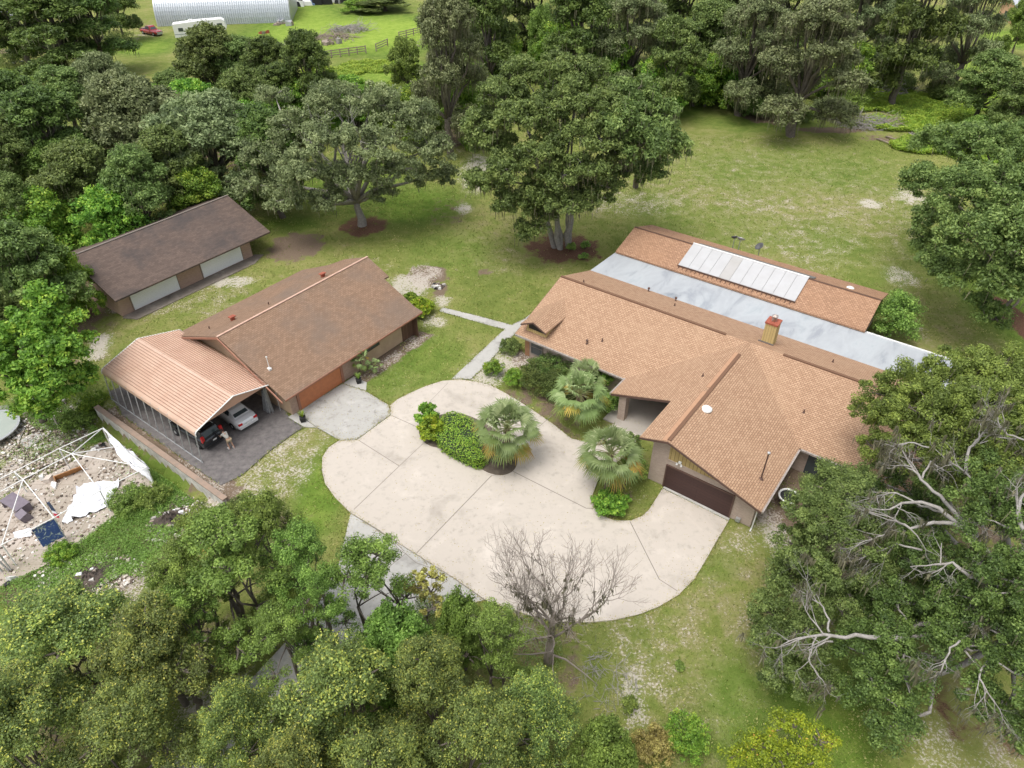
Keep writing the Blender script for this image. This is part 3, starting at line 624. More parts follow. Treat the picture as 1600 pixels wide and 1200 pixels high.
# dormer
DZ = 4.1; DC = -28.2; zd = lambda u: DZ-.47*abs(u-DC)
vi = lambda z: 48.4-(RZ-z)/RP
b = N()
for q in (-1, 1):
    e = DC+q*1.3; b.slab([(DC, 41.45, DZ), (e, 41.45, zd(e)), (e, vi(zd(e))+.1, zd(e)), (DC, vi(DZ)+.1, DZ)], .09)
dorm = b.build('dormer', M_shingle, house)
b = N(); b.pv([(DC-1.0, zf(42.0)-.1), (DC-1.0, zd(DC-1.0)-.1), (DC, DZ-.1), (DC+1.0, zd(DC+1.0)-.1), (DC+1.0, zf(42.0)-.1)], 42.0, 44.4); b.build('wall', M_yellow2, dorm)
b = N(); b.pv([(DC-.8, zf(42.0)+.32), (DC-.8, zd(DC-.8)-.2), (DC, DZ-.22), (DC+.8, zd(DC+.8)-.2), (DC+.8, zf(42.0)+.32)], 41.96, 42.0); b.build('louver', M_dark, dorm)
b = N(); b.box(DC-1.05, DC+1.05, 41.93, 41.99, zf(42.0)+.02, zf(42.0)+.28); b.build('sill', M_yellow2, dorm)
for q in (-1, 1):
    b = N(); b.pv([(DC, DZ-.02), (DC, DZ-.16), (DC+q*1.3, zd(DC+1.3)-.16), (DC+q*1.3, zd(DC+1.3)-.02)], 41.4, 41.45); b.build('fascia', M_fascia, dorm)
# chimney
b = N(); b.box(-11.55, -10.6, 49.85, 50.8, 3.6, 6.05); ch = b.build('chimney', M_yellow2, house)
b = N(); b.box(-11.6, -10.55, 49.8, 50.85, 6.05, 6.2); b.build('cap', M_rust, ch)
b = N(); b.lathe([(.2, 0), (.2, .25), (.13, .27), (.13, .4), (.26, .42), (.26, .47), (.02, .6)], (-11.08, 50.33, 6.2), 12); b.build('flue', mat('flue_steel', (.55, .53, .50), .35, .6, noise=(5, .1), col2=(.35, .20, .14)), ch)
b = N(); b.box(-11.75, -10.5, 49.72, 49.85, 4.2, 4.4); b.build('flashing', mat('lead', (.13, .11, .10), .6), ch)
# solar pool panels
u0 = -23.15; zs_ = lambda v: 4.4-.325*(62.1-v)+.16
for i in range(11):
    a = u0+i*1.045; b = N(); b.slab([(a+.012, 58.95, zs_(58.95)), (a+1.033, 58.95, zs_(58.95)), (a+1.033, 62.0, zs_(62.0)), (a+.012, 62.0, zs_(62.0))], .05)
    b.build('solar_panel', M_solar2 if i == 4 else M_solar, house)
b = N(); b.tube([(-23.15, 62.05, zs_(62.05)+.03), (-11.65, 62.05, zs_(62.05)+.03)], .07, 8); b.build('header_pipe', M_white, house)
b = N(); b.tube([(-23.2, 58.88, zs_(58.88)-.03), (-11.6, 58.88, zs_(58.88)-.03)], .05, 6)
for i in range(26): a = -23+i*.44; b.tube([(a, 58.88, zs_(58.88)-.06), (a, 58.6+rnd.uniform(-.1, .1), zb(58.6)+.03)], .03, 4)
b.build('drain_pipe', mat('pipe_brown', (.10, .055, .04), .8), house)
b = N(); b.slab([(-22.9, 62.3, zb(62.3)+.1), (-11.3, 62.3, zb(62.3)+.1), (-11.3, 63.5, zb(63.5)+.08), (-22.9, 63.5, zb(63.5)+.08)], .05); b.build('rear_panel', mat('panel_dark', (.15, .145, .14), .6), house)
# vents, skylight, pipes
def ventpipe(u, v, z, h=.28, r=.05, head=False):
    b = N(); b.lathe([(r*2.2, -.12), (r*2, .04), (r, .05), (r, h)], (u, v, z), 8); 
    if head: b.lathe([(r*2.4, h-.02), (r*2.4, h+.1), (r, h+.14)], (u, v, z), 8)
    b.build('vent_pipe', M_fascia, house)
for u, v, hd in ((-23.7, 42.91, 1), (-22.68, 43.67, 0), (-27.88, 48.96, 0), (-23.38, 53.3, 1), (-20.58, 53.2, 1), (-19.92, 51.46, 0), (-6.05, 50.98, 0)): ventpipe(u, v, zf(v), head=hd)
for u, v in ((-13.38, 42.67), (-5.98, 44.23)): ventpipe(u, v, zg(u) if u < -12.9 else zf(v))
b = N(); b.lathe([(.42, -.05), (.40, .05), (.30, .14), (.12, .20), (.01, .21)], (-11.45, 38.95, zg(-11.45)), 20); b.build('turbine_vent', M_white, house, True)
b = N(); b.lathe([(.36, -.02), (.34, .05), (.2, .12), (.01, .14)], (-8.2, 63.4, zb(63.4)), 16); b.build('dome_skylight', M_white, house, True)
b = N(); b.lathe([(.2, -.08), (.1, .06), (.05, .08), (.05, 2.3)], (-6.14, 36.52, zg(-6.14)), 10); mp = b.build('mast_pipe', M_fascia, house)
b = N(); b.lathe([(.09, 0), (.11, .12), (.02, .16)], (-6.14, 36.52, zg(-6.14)+2.3), 10); b.build('pipe_cap', M_galv, mp)
b = N(); b.lathe([(.72, 1.9), (.80, 1.93), (.80, 2.06), (.70, 2.06), (.68, 1.95)], (-4.3, 37.9, 0), 22); rg_ = None
tbl = thing('patio_table', 'white rimmed round table with a dark top under the garage eave', 'table', W(-4.3, 37.9, 0), AZ)
q = MB(); q.lathe([(.60, 1.02), (.70, 1.04), (.72, 1.12), (.66, 1.15), (.58, 1.10), (.60, 1.02)], (0, 0, 0), 22, cap=False); q.build('rim', M_white, tbl, True)
q = MB(); q.lathe([(.60, 1.03), (.60, 1.07)], (0, 0, 0), 20); q.build('table_top', M_dark, tbl)
q = MB(); q.lathe([(.25, 0), (.24, .05), (.04, .08), (.04, 1.03)], (0, 0, 0), 10); q.build('pedestal', M_white, tbl)
# dishes standing behind the back wing
def dish(u, v, h, r, lab, flip=0):
    t = thing('satellite_dish', lab, 'satellite dish', W(u, v), AZ+flip)
    q = MB(); q.tube([(0, 0, 0), (0, 0, h)], .04, 6); q.tube([(0, 0, h), (.3, -.5, h+.15)], .02, 5); q.build('mast', M_galv, t)
    q = MB(); q.lathe([(.02, 0), (r*.5, .05), (r*.85, .14), (r, .22), (r*.97, .23), (r*.5, .08), (.02, .03)], (0, 0, 0), 18, 'y'); o = q.build('dish', M_galv if not flip else mat('dish_dark', (.08, .08, .085), .5), t, True); o.location = (0, 0, h); o.rotation_euler = (.9, 0, 0)
dish(-20.2, 67.3, 3.6, .45, 'pale grey satellite dish just beyond the solar panelled roof'); dish(-18.1, 67.4, 3.4, .45, 'dark satellite dish, right of the paler one behind the roof', 2.4)
dish(-20.9, 67.5, 3.5, .35, 'small pale dish, leftmost behind the solar panelled roof', .6)

# ---- brown roofed outbuilding in the middle
OB = (-45.7, 23.7); N = lambda: LMB(*OB)
outb = bthing('garage_building', 'brown shingled outbuilding with an orange roll-up door', 'outbuilding', *OB)
zo = lambda u: 5.6-.467*(u+45.75) if u > -45.75 else 5.6-.40*(-45.75-u)
b = N(); b.pv([(-52.6, 0), (-52.6, zo(-52.6)-.22), (-45.75, 5.38), (-39.55, zo(-39.55)-.22), (-39.55, 0)], 24.1, 38.3); b.build('wall', M_stucco, outb)
b = N(); t = .15
b.slab([(-45.75, 23.15, 5.6), (-38.85, 23.35, zo(-38.85)), (-38.85, 39.1, zo(-38.85)), (-39.6, 38.9, zo(-39.6)), (-43.2, 38.9, zo(-43.2)), (-43.2, 39.5, zo(-43.2)), (-45.75, 39.5, 5.6)], t)
b.slab([(-45.75, 23.15, 5.6), (-45.75, 39.5, 5.6), (-49.2, 39.5, zo(-49.2)), (-50.2, 38.3, zo(-50.2)), (-53.6, 37.6, zo(-53.6)), (-53.6, 23.3, zo(-53.6))][::-1], t)
b.build('roof', M_shingle_b, outb)
b = N(); b.box(-45.83, -45.67, 23.1, 39.5, 5.59, 5.66); b.build('ridge_cap', mat('ridge_pink', (.60, .42, .33), .7, noise=(1.5, .2), col2=(.48, .30, .22)), outb)
b = N(); b.box(-38.87, -38.8, 23.35, 39.05, zo(-38.85)-.16, zo(-38.85)-.02)
b.pv([(-53.6, zo(-53.6)-.03), (-53.6, zo(-53.6)-.2), (-45.75, 5.4), (-45.75, 5.57)], 23.02, 23.1)
b.pv([(-45.75, 5.57), (-45.75, 5.4), (-38.85, zo(-38.85)-.2), (-38.85, zo(-38.85)-.03)], 23.02, 23.1); b.build('fascia', M_fascia_o, outb)
b = N(); b.box(-39.56, -39.44, 24.95, 29.35, .03, 2.05); gd = b.build('roll_up_door', M_orange, outb)
b = N(); b.box(-39.58, -39.38, 29.35, 29.6, 0, 2.2); b.box(-39.58, -39.38, 24.75, 24.95, 0, 2.2); b.box(-39.56, -39.38, 24.95, 29.35, 2.05, 2.2); b.build('door_frame', M_fascia_o, gd)
for q in ((24.1, 24.75, 2.3), (29.6, 31.4, 2.2)): b = N(); b.box(-39.56, -39.5, q[0], q[1], 0, q[2]); b.build('front_brick', M_brick_w, outb)
b = N(); b.box(-39.58, -39.48, 36.9, 38.32, 0, 2.3); b.box(-39.5, -38.9, 38.3, 38.36, 0, 2.3); b.build('corner_siding', M_browns, outb)
b = N(); b.box(-39.56, -39.48, 31.9, 34.0, 1.35, 1.95); wn = b.build('window', M_glass, outb)
b = N()
for q in ((31.85, 31.9, 1.3, 2.0), (34.0, 34.05, 1.3, 2.0), (31.9, 34.0, 1.95, 2.0), (31.9, 34.0, 1.3, 1.35), (32.9, 32.95, 1.35, 1.95)): b.box(-39.57, -39.46, q[0], q[1], q[2], q[3])
b.build('frame', M_browns, wn)
for (u, v) in ((-48.3, 26.2), (-46.9, 35.0)):
    b = N(); z = zo(u); b.slab([(u-.25, v-.25, z+.35), (u+.2, v-.25, z+.42), (u+.2, v+.25, z+.42), (u-.25, v+.25, z+.35)], .08); b.box(u-.15, u+.12, v-.15, v+.15, z-.1, z+.32); b.build('roof_vent', M_rust, outb)
for (u, v) in ((-49.5, 24.6), (-47.3, 29.2)):
    b = N(); b.lathe([(.08, -.1), (.05, .06), (.05, .25)], (u, v, zo(u)), 8); b.build('vent_pipe', M_fascia, outb)
b = N(); u, v = -41.5, 24.3; b.lathe([(.03, -.1), (.03, 1.1), (.07, 1.12), (.07, 1.22), (.02, 1.26)], (u, v, zo(u)), 8); b.box(u-.15, u+.15, v-.12, v+.12, zo(u)-.05, zo(u)+.12); b.build('service_mast', M_white, outb)
# ---- dark shed
SB = (-69, 24); N = lambda: LMB(*SB)
shed = bthing('storage_shed', 'long dark roofed shed with two wide white doors', 'shed', *SB)
zs2 = lambda u: 5.0-.385*abs(u+69.45)
b = N(); b.pv([(-74.6, 0), (-74.6, zs2(-74.6)-.2), (-69.45, 4.8), (-64.2, zs2(-64.2)-.2), (-64.2, 0)], 24.0, 39.2); b.build('wall', M_brick_w, shed)
b = N(); b.slab([(-69.45, 23.4, 5), (-62.95, 23.4, zs2(-62.95)), (-62.95, 41.2, zs2(-62.95)), (-69.45, 41.2, 5)], .15); b.slab([(-69.45, 23.4, 5), (-69.45, 41.2, 5), (-75.6, 41.2, zs2(-75.6)), (-75.6, 23.4, zs2(-75.6))], .15); b.build('roof', M_shingle_d, shed)
b = N(); b.box(-69.55, -69.35, 23.4, 41.2, 4.99, 5.05); b.build('ridge_cap', mat('ridge_grey', (.20, .17, .15), .9), shed)
for (a, c) in ((25.25, 30.2), (33.0, 37.9)):
    b = N(); b.box(-64.24, -64.12, a, c, .12, 2.22); d = b.build('garage_door', M_wdoor, shed)
    b = N(); b.box(-64.22, -64.1, a-.08, a, .0, 2.3); b.box(-64.22, -64.1, c, c+.08, 0, 2.3); b.build('door_frame', M_wood, d)
# ---- carport
CB = (-46.9, 20.35); N = lambda: LMB(*CB)
cp = bthing('carport', 'open metal carport with a ribbed salmon roof', 'carport', *CB)
v0, v1, vm, ze, zr = 16.85, 23.85, 20.3, 2.95, 3.95
prof = [(v0-.12, ze-.45), (v0-.10, ze-.18), (v0+.02, ze-.04), (v0+.2, ze+.03)]
nr = 15
for i in range(1, nr): 
    t_ = i/nr; prof.append((v0+.2+(vm-v0-.2)*t_, ze+.03+(zr-ze-.03)*t_))
prof.append((vm, zr)); prof2 = [(2*vm-a, z) for a, z in prof[::-1][1:]]; prof2 = [(a+(v1-(2*vm-v0))*((a-vm)/(v1-vm)), z) for a, z in prof2]; prof = prof+prof2
# ribs: raised ridge at each joint
P2 = []
for i, (a, z) in enumerate(prof):
    if 3 <= i < len(prof)-3 and i != 15+3:
        P2 += [(a-.06, z), (a-.03, z+.035), (a+.03, z+.035), (a+.06, z)]
    else: P2.append((a, z))
b = N()
for us in ((-53.2, -46.9), (-46.92, -40.6)):
    dz = .006 if us[0] < -50 else 0
    for (a, z), (a2, z2) in zip(P2[:-1], P2[1:]): b.prism([(us[0], a, z+dz), (us[0], a2, z2+dz), (us[0], a2, z2+dz-.015), (us[0], a, z+dz-.015)], [(us[1], a, z+dz), (us[1], a2, z2+dz), (us[1], a2, z2+dz-.015), (us[1], a, z+dz-.015)])
b.build('roof', M_carport, cp)
M_groove = mat('groove_shade_dirt', (.27, .155, .11), .6)  # dark strips drawn as groove lines: groove shade and dirt put into colour
for i, (a, z) in enumerate(prof):
    if 3 <= i < len(prof)-3 and i != 18:
        b = N(); b.box(-53.2, -40.6, a-.02, a+.02, z+.02, z+.06); b.build('groove_line', M_groove, cp)
b = N()
for u in (-40.58, -53.22): b = N(); b.tube([(u, a, z+.01) for a, z in prof], .05, 6); b.build('edge_trim', M_white, cp)
b = N(); b.pv([(0, 0)], 0, 0) if False else None
g = [(vm-2.9, ze+.12), (vm, zr-.06), (vm+2.9, ze+.12)]
b.prism([(-40.7, a, z) for a, z in g], [(-40.66, a, z) for a, z in g]); b.build('gable_panel', mat('gable_salmon', (.50, .30, .22), .5), cp)
for k in range(12):
    u = -40.75-k*1.12
    b = N(); b.tube([(u, v0-.05, ze-.1), (u, v0-.3, 0)], .045, 4); b.build('post', M_galv, cp)
for k in range(4):
    u = -40.75-k*4.1; b = N(); b.tube([(u, v1, ze-.1), (u, v1, 0)], .035, 4); b.build('post', M_galv, cp)
b = N(); b.tube([(-40.6, v0-.3, .06), (-53.2, v0-.3, .06)], .04, 4); b.build('base_rail', M_galv, cp)
for k in range(6):
    u = -41.2-k*2.3; b = N(); b.tube([(u, a, z-.09) for a, z in prof[3:-3:5]], .035, 4); b.build('rafter', M_galv, cp)
# ---- retaining wall
rw = bthing('retaining_wall', 'whitewashed block retaining wall with a brick cap beside the carport', 'wall', -43.4, 15.2)
b = LMB(-43.4, 15.2); b.box(-53, -36.1, 15.05, 15.3, -1.6, .18); b.build('block_face', M_block, rw)
b = LMB(-43.4, 15.2); b.box(-53, -36.05, 15.02, 15.42, .18, .27); b.build('cap', mat('cap_brick', (.34, .24, .18), .9, noise=(2, .2), col2=(.24, .19, .15)), rw)
# ================================================================ TREES
#     kind      seed H   R   nl  lo   lr  dens cr  per leaf pal
proto('liveoak', 11, 13, 8.0, 11, .42, .36, 6.0, .95, 120, .20, 'grey', .42, 3.0, 1, 0, 1500, twig=9)
proto('oak',     12, 14, 6.5, 9, .38, .40, 6.5, .90, 120, .19, 'oak', .35, 4.0, 1, 0, 900, twig=8)
proto('darkoak', 13, 18, 6.0, 12, .25, .40, 6.0, .95, 120, .20, 'dark', .40, 5.0, 1, 0, 1200, twig=8)
proto('mossoak', 14, 19, 7.5, 12, .25, .33, 5.5, .95, 100, .19, 'grey', .45, 5.0, 2, 0, 5000, twig=14)
proto('bushy',   15, 7, 4.2, 8, .25, .42, 9.0, .70, 110, .15, 'bright', .15, 1.5, 2, 0, 0, twig=4)
proto('midtree', 16, 9, 4.6, 9, .30, .40, 9.0, .70, 120, .15, 'airy', .18, 2.5, 2, 0, 0, twig=6)
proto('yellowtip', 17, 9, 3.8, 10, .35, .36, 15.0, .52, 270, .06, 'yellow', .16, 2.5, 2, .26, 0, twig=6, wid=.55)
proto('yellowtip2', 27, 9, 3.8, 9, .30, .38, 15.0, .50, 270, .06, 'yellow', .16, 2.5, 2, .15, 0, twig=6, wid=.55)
proto('airy',    18, 10.5, 3.2, 9, .30, .34, 15.0, .45, 220, .06, 'airy', .13, 4.2, 2, 0, 0, twig=8, wid=.55, sub=(.95,))
proto('airy2',   28, 10, 3.0, 8, .35, .36, 15.0, .45, 220, .06, 'airy', .12, 4.5, 2, 0, 0, twig=8, wid=.55, sub=(.7,))
proto('sapling', 19, 6, 1.5, 6, .45, .36, 26.0, .22, 60, .07, 'brownish', .05, 2.5, 1, 0, 0, twig=8, wid=.55)
def tree(kind, px, py, wpx, H, name, label, zc=None, group=None, cat='tree', rot=None, hz=0):
    zc = (.60*H if zc is None else zc)+hz; q = P(px, py, zc); R_ = wpx/2/F*depth(px, py, zc)
    place(kind, name, label, cat, q.x, q.y, hz, H, R_, rnd.uniform(0, 6.28) if rot is None else rot, group)
FG = 'yellow tipped oaks along the bottom of the picture'
T_ = [
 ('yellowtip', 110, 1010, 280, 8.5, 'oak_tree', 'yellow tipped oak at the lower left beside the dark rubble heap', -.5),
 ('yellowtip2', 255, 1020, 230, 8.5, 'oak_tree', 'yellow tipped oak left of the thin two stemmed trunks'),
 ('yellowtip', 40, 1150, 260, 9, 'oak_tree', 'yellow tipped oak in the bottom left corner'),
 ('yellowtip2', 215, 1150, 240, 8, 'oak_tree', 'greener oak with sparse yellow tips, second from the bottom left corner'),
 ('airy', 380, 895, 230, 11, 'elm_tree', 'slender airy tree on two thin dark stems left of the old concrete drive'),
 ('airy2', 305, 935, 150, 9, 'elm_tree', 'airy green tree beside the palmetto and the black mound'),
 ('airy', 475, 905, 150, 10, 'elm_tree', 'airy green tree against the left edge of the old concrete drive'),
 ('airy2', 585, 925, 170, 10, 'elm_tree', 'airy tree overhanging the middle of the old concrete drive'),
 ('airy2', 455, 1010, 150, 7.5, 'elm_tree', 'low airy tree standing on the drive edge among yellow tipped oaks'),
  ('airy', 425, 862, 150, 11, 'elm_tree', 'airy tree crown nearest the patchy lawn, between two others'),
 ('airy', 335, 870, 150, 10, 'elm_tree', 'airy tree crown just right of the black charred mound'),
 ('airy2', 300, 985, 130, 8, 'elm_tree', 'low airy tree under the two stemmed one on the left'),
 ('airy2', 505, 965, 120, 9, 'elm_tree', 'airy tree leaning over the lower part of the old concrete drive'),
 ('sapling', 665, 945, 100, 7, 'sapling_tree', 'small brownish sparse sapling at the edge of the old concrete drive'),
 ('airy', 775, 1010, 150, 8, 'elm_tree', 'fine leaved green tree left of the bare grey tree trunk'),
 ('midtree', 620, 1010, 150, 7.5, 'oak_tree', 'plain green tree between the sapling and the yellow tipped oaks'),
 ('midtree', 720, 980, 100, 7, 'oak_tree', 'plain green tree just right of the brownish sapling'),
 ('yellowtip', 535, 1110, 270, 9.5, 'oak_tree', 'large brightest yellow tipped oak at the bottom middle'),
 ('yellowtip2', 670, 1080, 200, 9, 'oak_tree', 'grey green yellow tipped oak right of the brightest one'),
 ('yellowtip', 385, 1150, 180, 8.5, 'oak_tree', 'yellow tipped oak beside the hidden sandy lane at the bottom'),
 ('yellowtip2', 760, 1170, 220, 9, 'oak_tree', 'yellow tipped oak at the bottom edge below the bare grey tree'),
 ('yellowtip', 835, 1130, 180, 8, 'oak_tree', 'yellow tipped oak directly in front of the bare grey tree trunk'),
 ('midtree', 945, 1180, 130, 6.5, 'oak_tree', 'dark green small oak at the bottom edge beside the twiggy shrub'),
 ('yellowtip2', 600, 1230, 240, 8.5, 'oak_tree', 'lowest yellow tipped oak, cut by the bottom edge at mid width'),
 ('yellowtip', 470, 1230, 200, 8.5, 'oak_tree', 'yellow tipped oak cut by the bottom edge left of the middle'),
 # wood at the left and back
 ('liveoak', 205, 190, 210, 14, 'live_oak', 'pale grey green live oak rising left of centre of the back wood'),
 ('liveoak', 325, 215, 230, 13, 'live_oak', 'grey green live oak with visible limbs behind the dark shed'),
 ('darkoak', 75, 215, 170, 14, 'oak_tree', 'dark green oak at the left of the wood'),
 ('oak', 15, 250, 140, 12, 'oak_tree', 'oak at the left edge under the pasture'),
 ('oak', 130, 285, 170, 11, 'oak_tree', 'dark oak in front of the pale grey green live oak'),
 ('oak', 215, 295, 140, 11, 'oak_tree', 'round oak close behind the shed ridge'),
 ('darkoak', 420, 240, 130, 13, 'oak_tree', 'dark oak wedged left of the spreading oak with pale limbs'),
 ('oak', 330, 95, 130, 13, 'oak_tree', 'bright topped oak hiding the lower side of the white trailer'),
 ('oak', 272, 145, 100, 8, 'oak_tree', 'bright topped oak below the red pickup'),
 ('darkoak', 420, 110, 100, 12, 'oak_tree', 'oak in front of the white sand patch by the metal hut'),
 ('darkoak', 483, 120, 100, 15, 'oak_tree', 'tall very dark tree left of the rail fence'),
 ('bushy', 455, 165, 110, 9, 'small_tree', 'rounded small tree under the very dark tree'),
 ('bushy', 545, 150, 110, 7, 'small_tree', 'bright low tree below the rail fence gate'),
 ('bushy', 600, 160, 90, 7, 'small_tree', 'bright low tree right of the one below the gate'),
 ('midtree', 632, 100, 70, 10, 'small_tree', 'narrow upright tree in front of the rail fence'),
 ('bushy', 650, 170, 100, 8, 'small_tree', 'leafy tree between the spreading oak and the dark mossy giant'),
 ('oak', 385, 165, 120, 12, 'oak_tree', 'green oak just above the grey green live oak'),
 ('darkoak', 20, 165, 120, 11, 'oak_tree', 'dark oak touching the left edge below the far house'),
 ('bushy', 60, 345, 140, 8, 'small_tree', 'vivid green tree at the left above the vine covered tree'),
 ('bushy', 170, 340, 130, 8, 'small_tree', 'leafy tree pressed against the back of the shed'),
 ('midtree', 95, 270, 110, 9, 'small_tree', 'mid green tree among dark oaks in the left wood'),
 ('oak', 35, 425, 180, 11, 'oak_tree', 'dark round oak left of the shed gable'),
 ('bushy', 100, 430, 90, 8, 'small_tree', 'bright tree squeezed between the dark round oak and the shed'),
 ('oak', 10, 520, 120, 10, 'oak_tree', 'oak in shade at the left edge beside the large leaved tree'),
 ('darkoak', 80, 40, 160, 16, 'oak_tree', 'tall oak over the playground at the top left'),
 ('darkoak', 140, 28, 120, 16, 'oak_tree', 'tall oak with a thick grey trunk left of the gravel lane'),
 ('darkoak', 20, 30, 120, 15, 'oak_tree', 'tall oak in the top left corner over the grey roof'),
 # top middle and right
 ('mossoak', 705, 100, 150, 21, 'mossy_oak', 'dark mossy giant at the end of the rail fence'),
 ('darkoak', 765, 50, 120, 20, 'oak_tree', 'dark tall oak behind the central oak group'),
 ('bushy', 725, 165, 90, 9, 'small_tree', 'glossy dense tree at the foot of the mossy giant'),
 ('midtree', 848, 60, 60, 13, 'vine_tree', 'slim tree topped with yellow flowers behind the central oak group'),
 ('darkoak', 905, 50, 140, 19, 'oak_tree', 'dark oak above the central oak group'),
 ('mossoak', 990, 60, 150, 18, 'mossy_oak', 'mossy oak right of the dark one above the central oak group'),
 ('oak', 1050, 95, 120, 15, 'oak_tree', 'green oak at the back of the lawn, left of the clearing'),
 ('oak', 1110, 60, 140, 15, 'oak_tree', 'vivid green oak behind the lawn clearing'),
 ('bushy', 1105, 120, 110, 8, 'small_tree', 'dense green tree behind the low hedge of the lawn'),
 ('mossoak', 1180, 70, 150, 18, 'mossy_oak', 'mossy oak left of the largest one with hanging moss'),
 ('mossoak', 1270, 90, 190, 19, 'mossy_oak', 'largest mossy oak with long hanging moss above the brush pile'),
 ('mossoak', 1345, 30, 130, 18, 'mossy_oak', 'mossy oak shading the parked white van at the top right'),
 ('darkoak', 1440, 18, 150, 24, 'oak_tree', 'very tall oak on bare trunks at the back of the green clearing'),
 ('mossoak', 1520, 30, 130, 20, 'mossy_oak', 'tall mossy oak left of the peach coloured house'),
 ('midtree', 1600, 30, 60, 12, 'small_tree', 'small tree in front of the peach coloured house'),
 ('oak', 1545, 130, 130, 11, 'oak_tree', 'drooping grey oak beyond the vines at the right'),
 ('oak', 1600, 160, 120, 11, 'oak_tree', 'dark oak at the right edge beyond the vines'),
 ('darkoak', 1230, 10, 140, 17, 'oak_tree', 'oak at the top edge behind the largest mossy oak'),
 ('darkoak', 830, 10, 140, 18, 'oak_tree', 'oak cut by the top edge right of the pasture'),
 ('darkoak', 1070, 5, 150, 18, 'oak_tree', 'oak cut by the top edge near the middle right'),
 ('oak', 700, 10, 120, 16, 'oak_tree', 'oak at the top edge right of the pasture'),
 ('darkoak', 1390, 5, 120, 18, 'oak_tree', 'oak at the top edge above the parked white van'),
 ('oak', 600, 0, 100, 4, 'hedge_shrub', 'far hedge shrub at the top edge of the pasture', 2.5),
 ('bushy', 560, 8, 60, 3, 'hedge_shrub', 'low shrub at the far side of the pasture', 1.5),
  ('bushy', 720, 125, 110, 10, 'small_tree', 'vivid undergrowth tree behind the dark mossy giant'),
 ('bushy', 790, 100, 100, 11, 'small_tree', 'undergrowth tree between the mossy giant and the central oak group'),
 ('bushy', 880, 75, 110, 12, 'small_tree', 'undergrowth tree just above the top of the central oak group'),
 ('bushy', 955, 100, 110, 11, 'small_tree', 'undergrowth tree above the lone oak on the lawn'),
 ('bushy', 1025, 130, 110, 9, 'small_tree', 'undergrowth tree at the back left end of the lawn'),
 ('bushy', 1080, 75, 120, 11, 'small_tree', 'undergrowth tree behind the lawn between two oaks'),
 ('bushy', 1150, 110, 110, 9, 'small_tree', 'undergrowth tree left of the brown soil under the mossy oaks'),
 ('darkoak', 1215, 90, 120, 13, 'oak_tree', 'darker oak pressed behind the largest mossy oak on its left'),
 ('bushy', 1320, 100, 110, 10, 'small_tree', 'undergrowth tree right of the largest mossy oak'),
 ('oak', 100, 150, 130, 10, 'oak_tree', 'oak at the upper edge of the left wood below the tall roadside oaks'),
 ('liveoak', 160, 130, 120, 11, 'live_oak', 'small grey live oak at the upper edge of the left wood'),
 ('oak', 195, 150, 110, 8, 'oak_tree', 'oak at the upper edge of the left wood under the gravel lane'),
 ('bushy', 240, 170, 100, 8, 'small_tree', 'bright tree between two grey live oaks at the upper edge of the wood'),
 ('oak', 375, 105, 110, 11, 'oak_tree', 'oak right of the trailer, in front of the hut corner'),
 ('bushy', 300, 165, 110, 9, 'small_tree', 'tree filling the dip above the limbed grey live oak'),
 ('oak', 265, 260, 150, 11, 'oak_tree', 'oak behind the middle of the shed ridge'),
 ('bushy', 310, 300, 110, 7, 'small_tree', 'shaded tree behind the right half of the shed ridge'),
 ('darkoak', 440, 150, 110, 11, 'oak_tree', 'dark oak below the white sand patch'),
 ('oak', 20, 330, 120, 10, 'oak_tree', 'oak at the left edge above the dark round one'),
 ('bushy', 500, 130, 90, 8, 'small_tree', 'bright tree at the foot of the tall very dark tree'),
 ('bushy', 400, 200, 110, 9, 'small_tree', 'tree between the limbed live oak and the spreading oak'),
 ('oak', 1140, 20, 120, 16, 'oak_tree', 'oak behind the mossy ones, cut by the top edge right of the middle'),
 ('oak', 1310, 10, 120, 16, 'oak_tree', 'oak at the top edge between the two mossy oaks'),
 ('oak', 960, 10, 120, 17, 'oak_tree', 'oak at the top edge above the lone lawn oak'),
 ('oak', 765, 5, 110, 17, 'oak_tree', 'oak at the top edge above the dark tall oak'),
 ('oak', 178, 8, 70, 12, 'oak_tree', 'oak at the top edge over the gravel lane'),
]
for a in T_:
    tree(a[0], a[1], a[2], a[3], a[4], a[5], a[6], hz=(a[7] if len(a) > 7 and a[7] < 0 else 0), zc=(a[7] if len(a) > 7 and a[7] > 0 else None))
# ---- large trees shaped one by one: lobes (px, py, height, radius)
custom_tree('live_oak', 'huge central oak group with pale trunks in red mulch beside the house',
 [(785,150,16,2.4),(818,118,17.5,2.2),(868,108,18,2.0),(915,118,17.5,2.3),(895,150,16.5,2.0),(752,195,13.5,2.0),(770,225,12,2.2),(812,190,15,2.3),(850,170,16,1.8),(882,205,14,2.3),(945,170,16,2.2),(935,215,14,2.2),(762,280,9.5,1.9),(800,262,11,2.1),(842,240,12.5,2.2),(870,275,10.5,2.0),(915,265,11.5,2.1),(965,245,12,1.9),(800,318,7.5,1.9),(838,305,8.5,1.8),(880,320,8,1.7),(925,305,8.5,1.9),(745,285,8.5,1.4),(828,360,4.5,1.5),(850,335,6,1.3),(945,290,9,1.4)],
 (878,386), 'oak', .27, 6.5, 41, 9.0, .70, 150, .15, trunks=6, moss=2500, bark=M_barkp, twig=10)
custom_tree('live_oak', 'oak standing alone at the right of the central group over the lawn',
 [(985,150,16,2.6),(1025,190,14,2.6),(1045,235,11,2.2),(1000,225,13,2.6),(975,190,15,2.4),(1015,265,9,1.8),(975,270,9,2.0)],
 (993,292), 'oak', .32, 6, 42, 7.5, .8, 120, .17, moss=1200, twig=8)
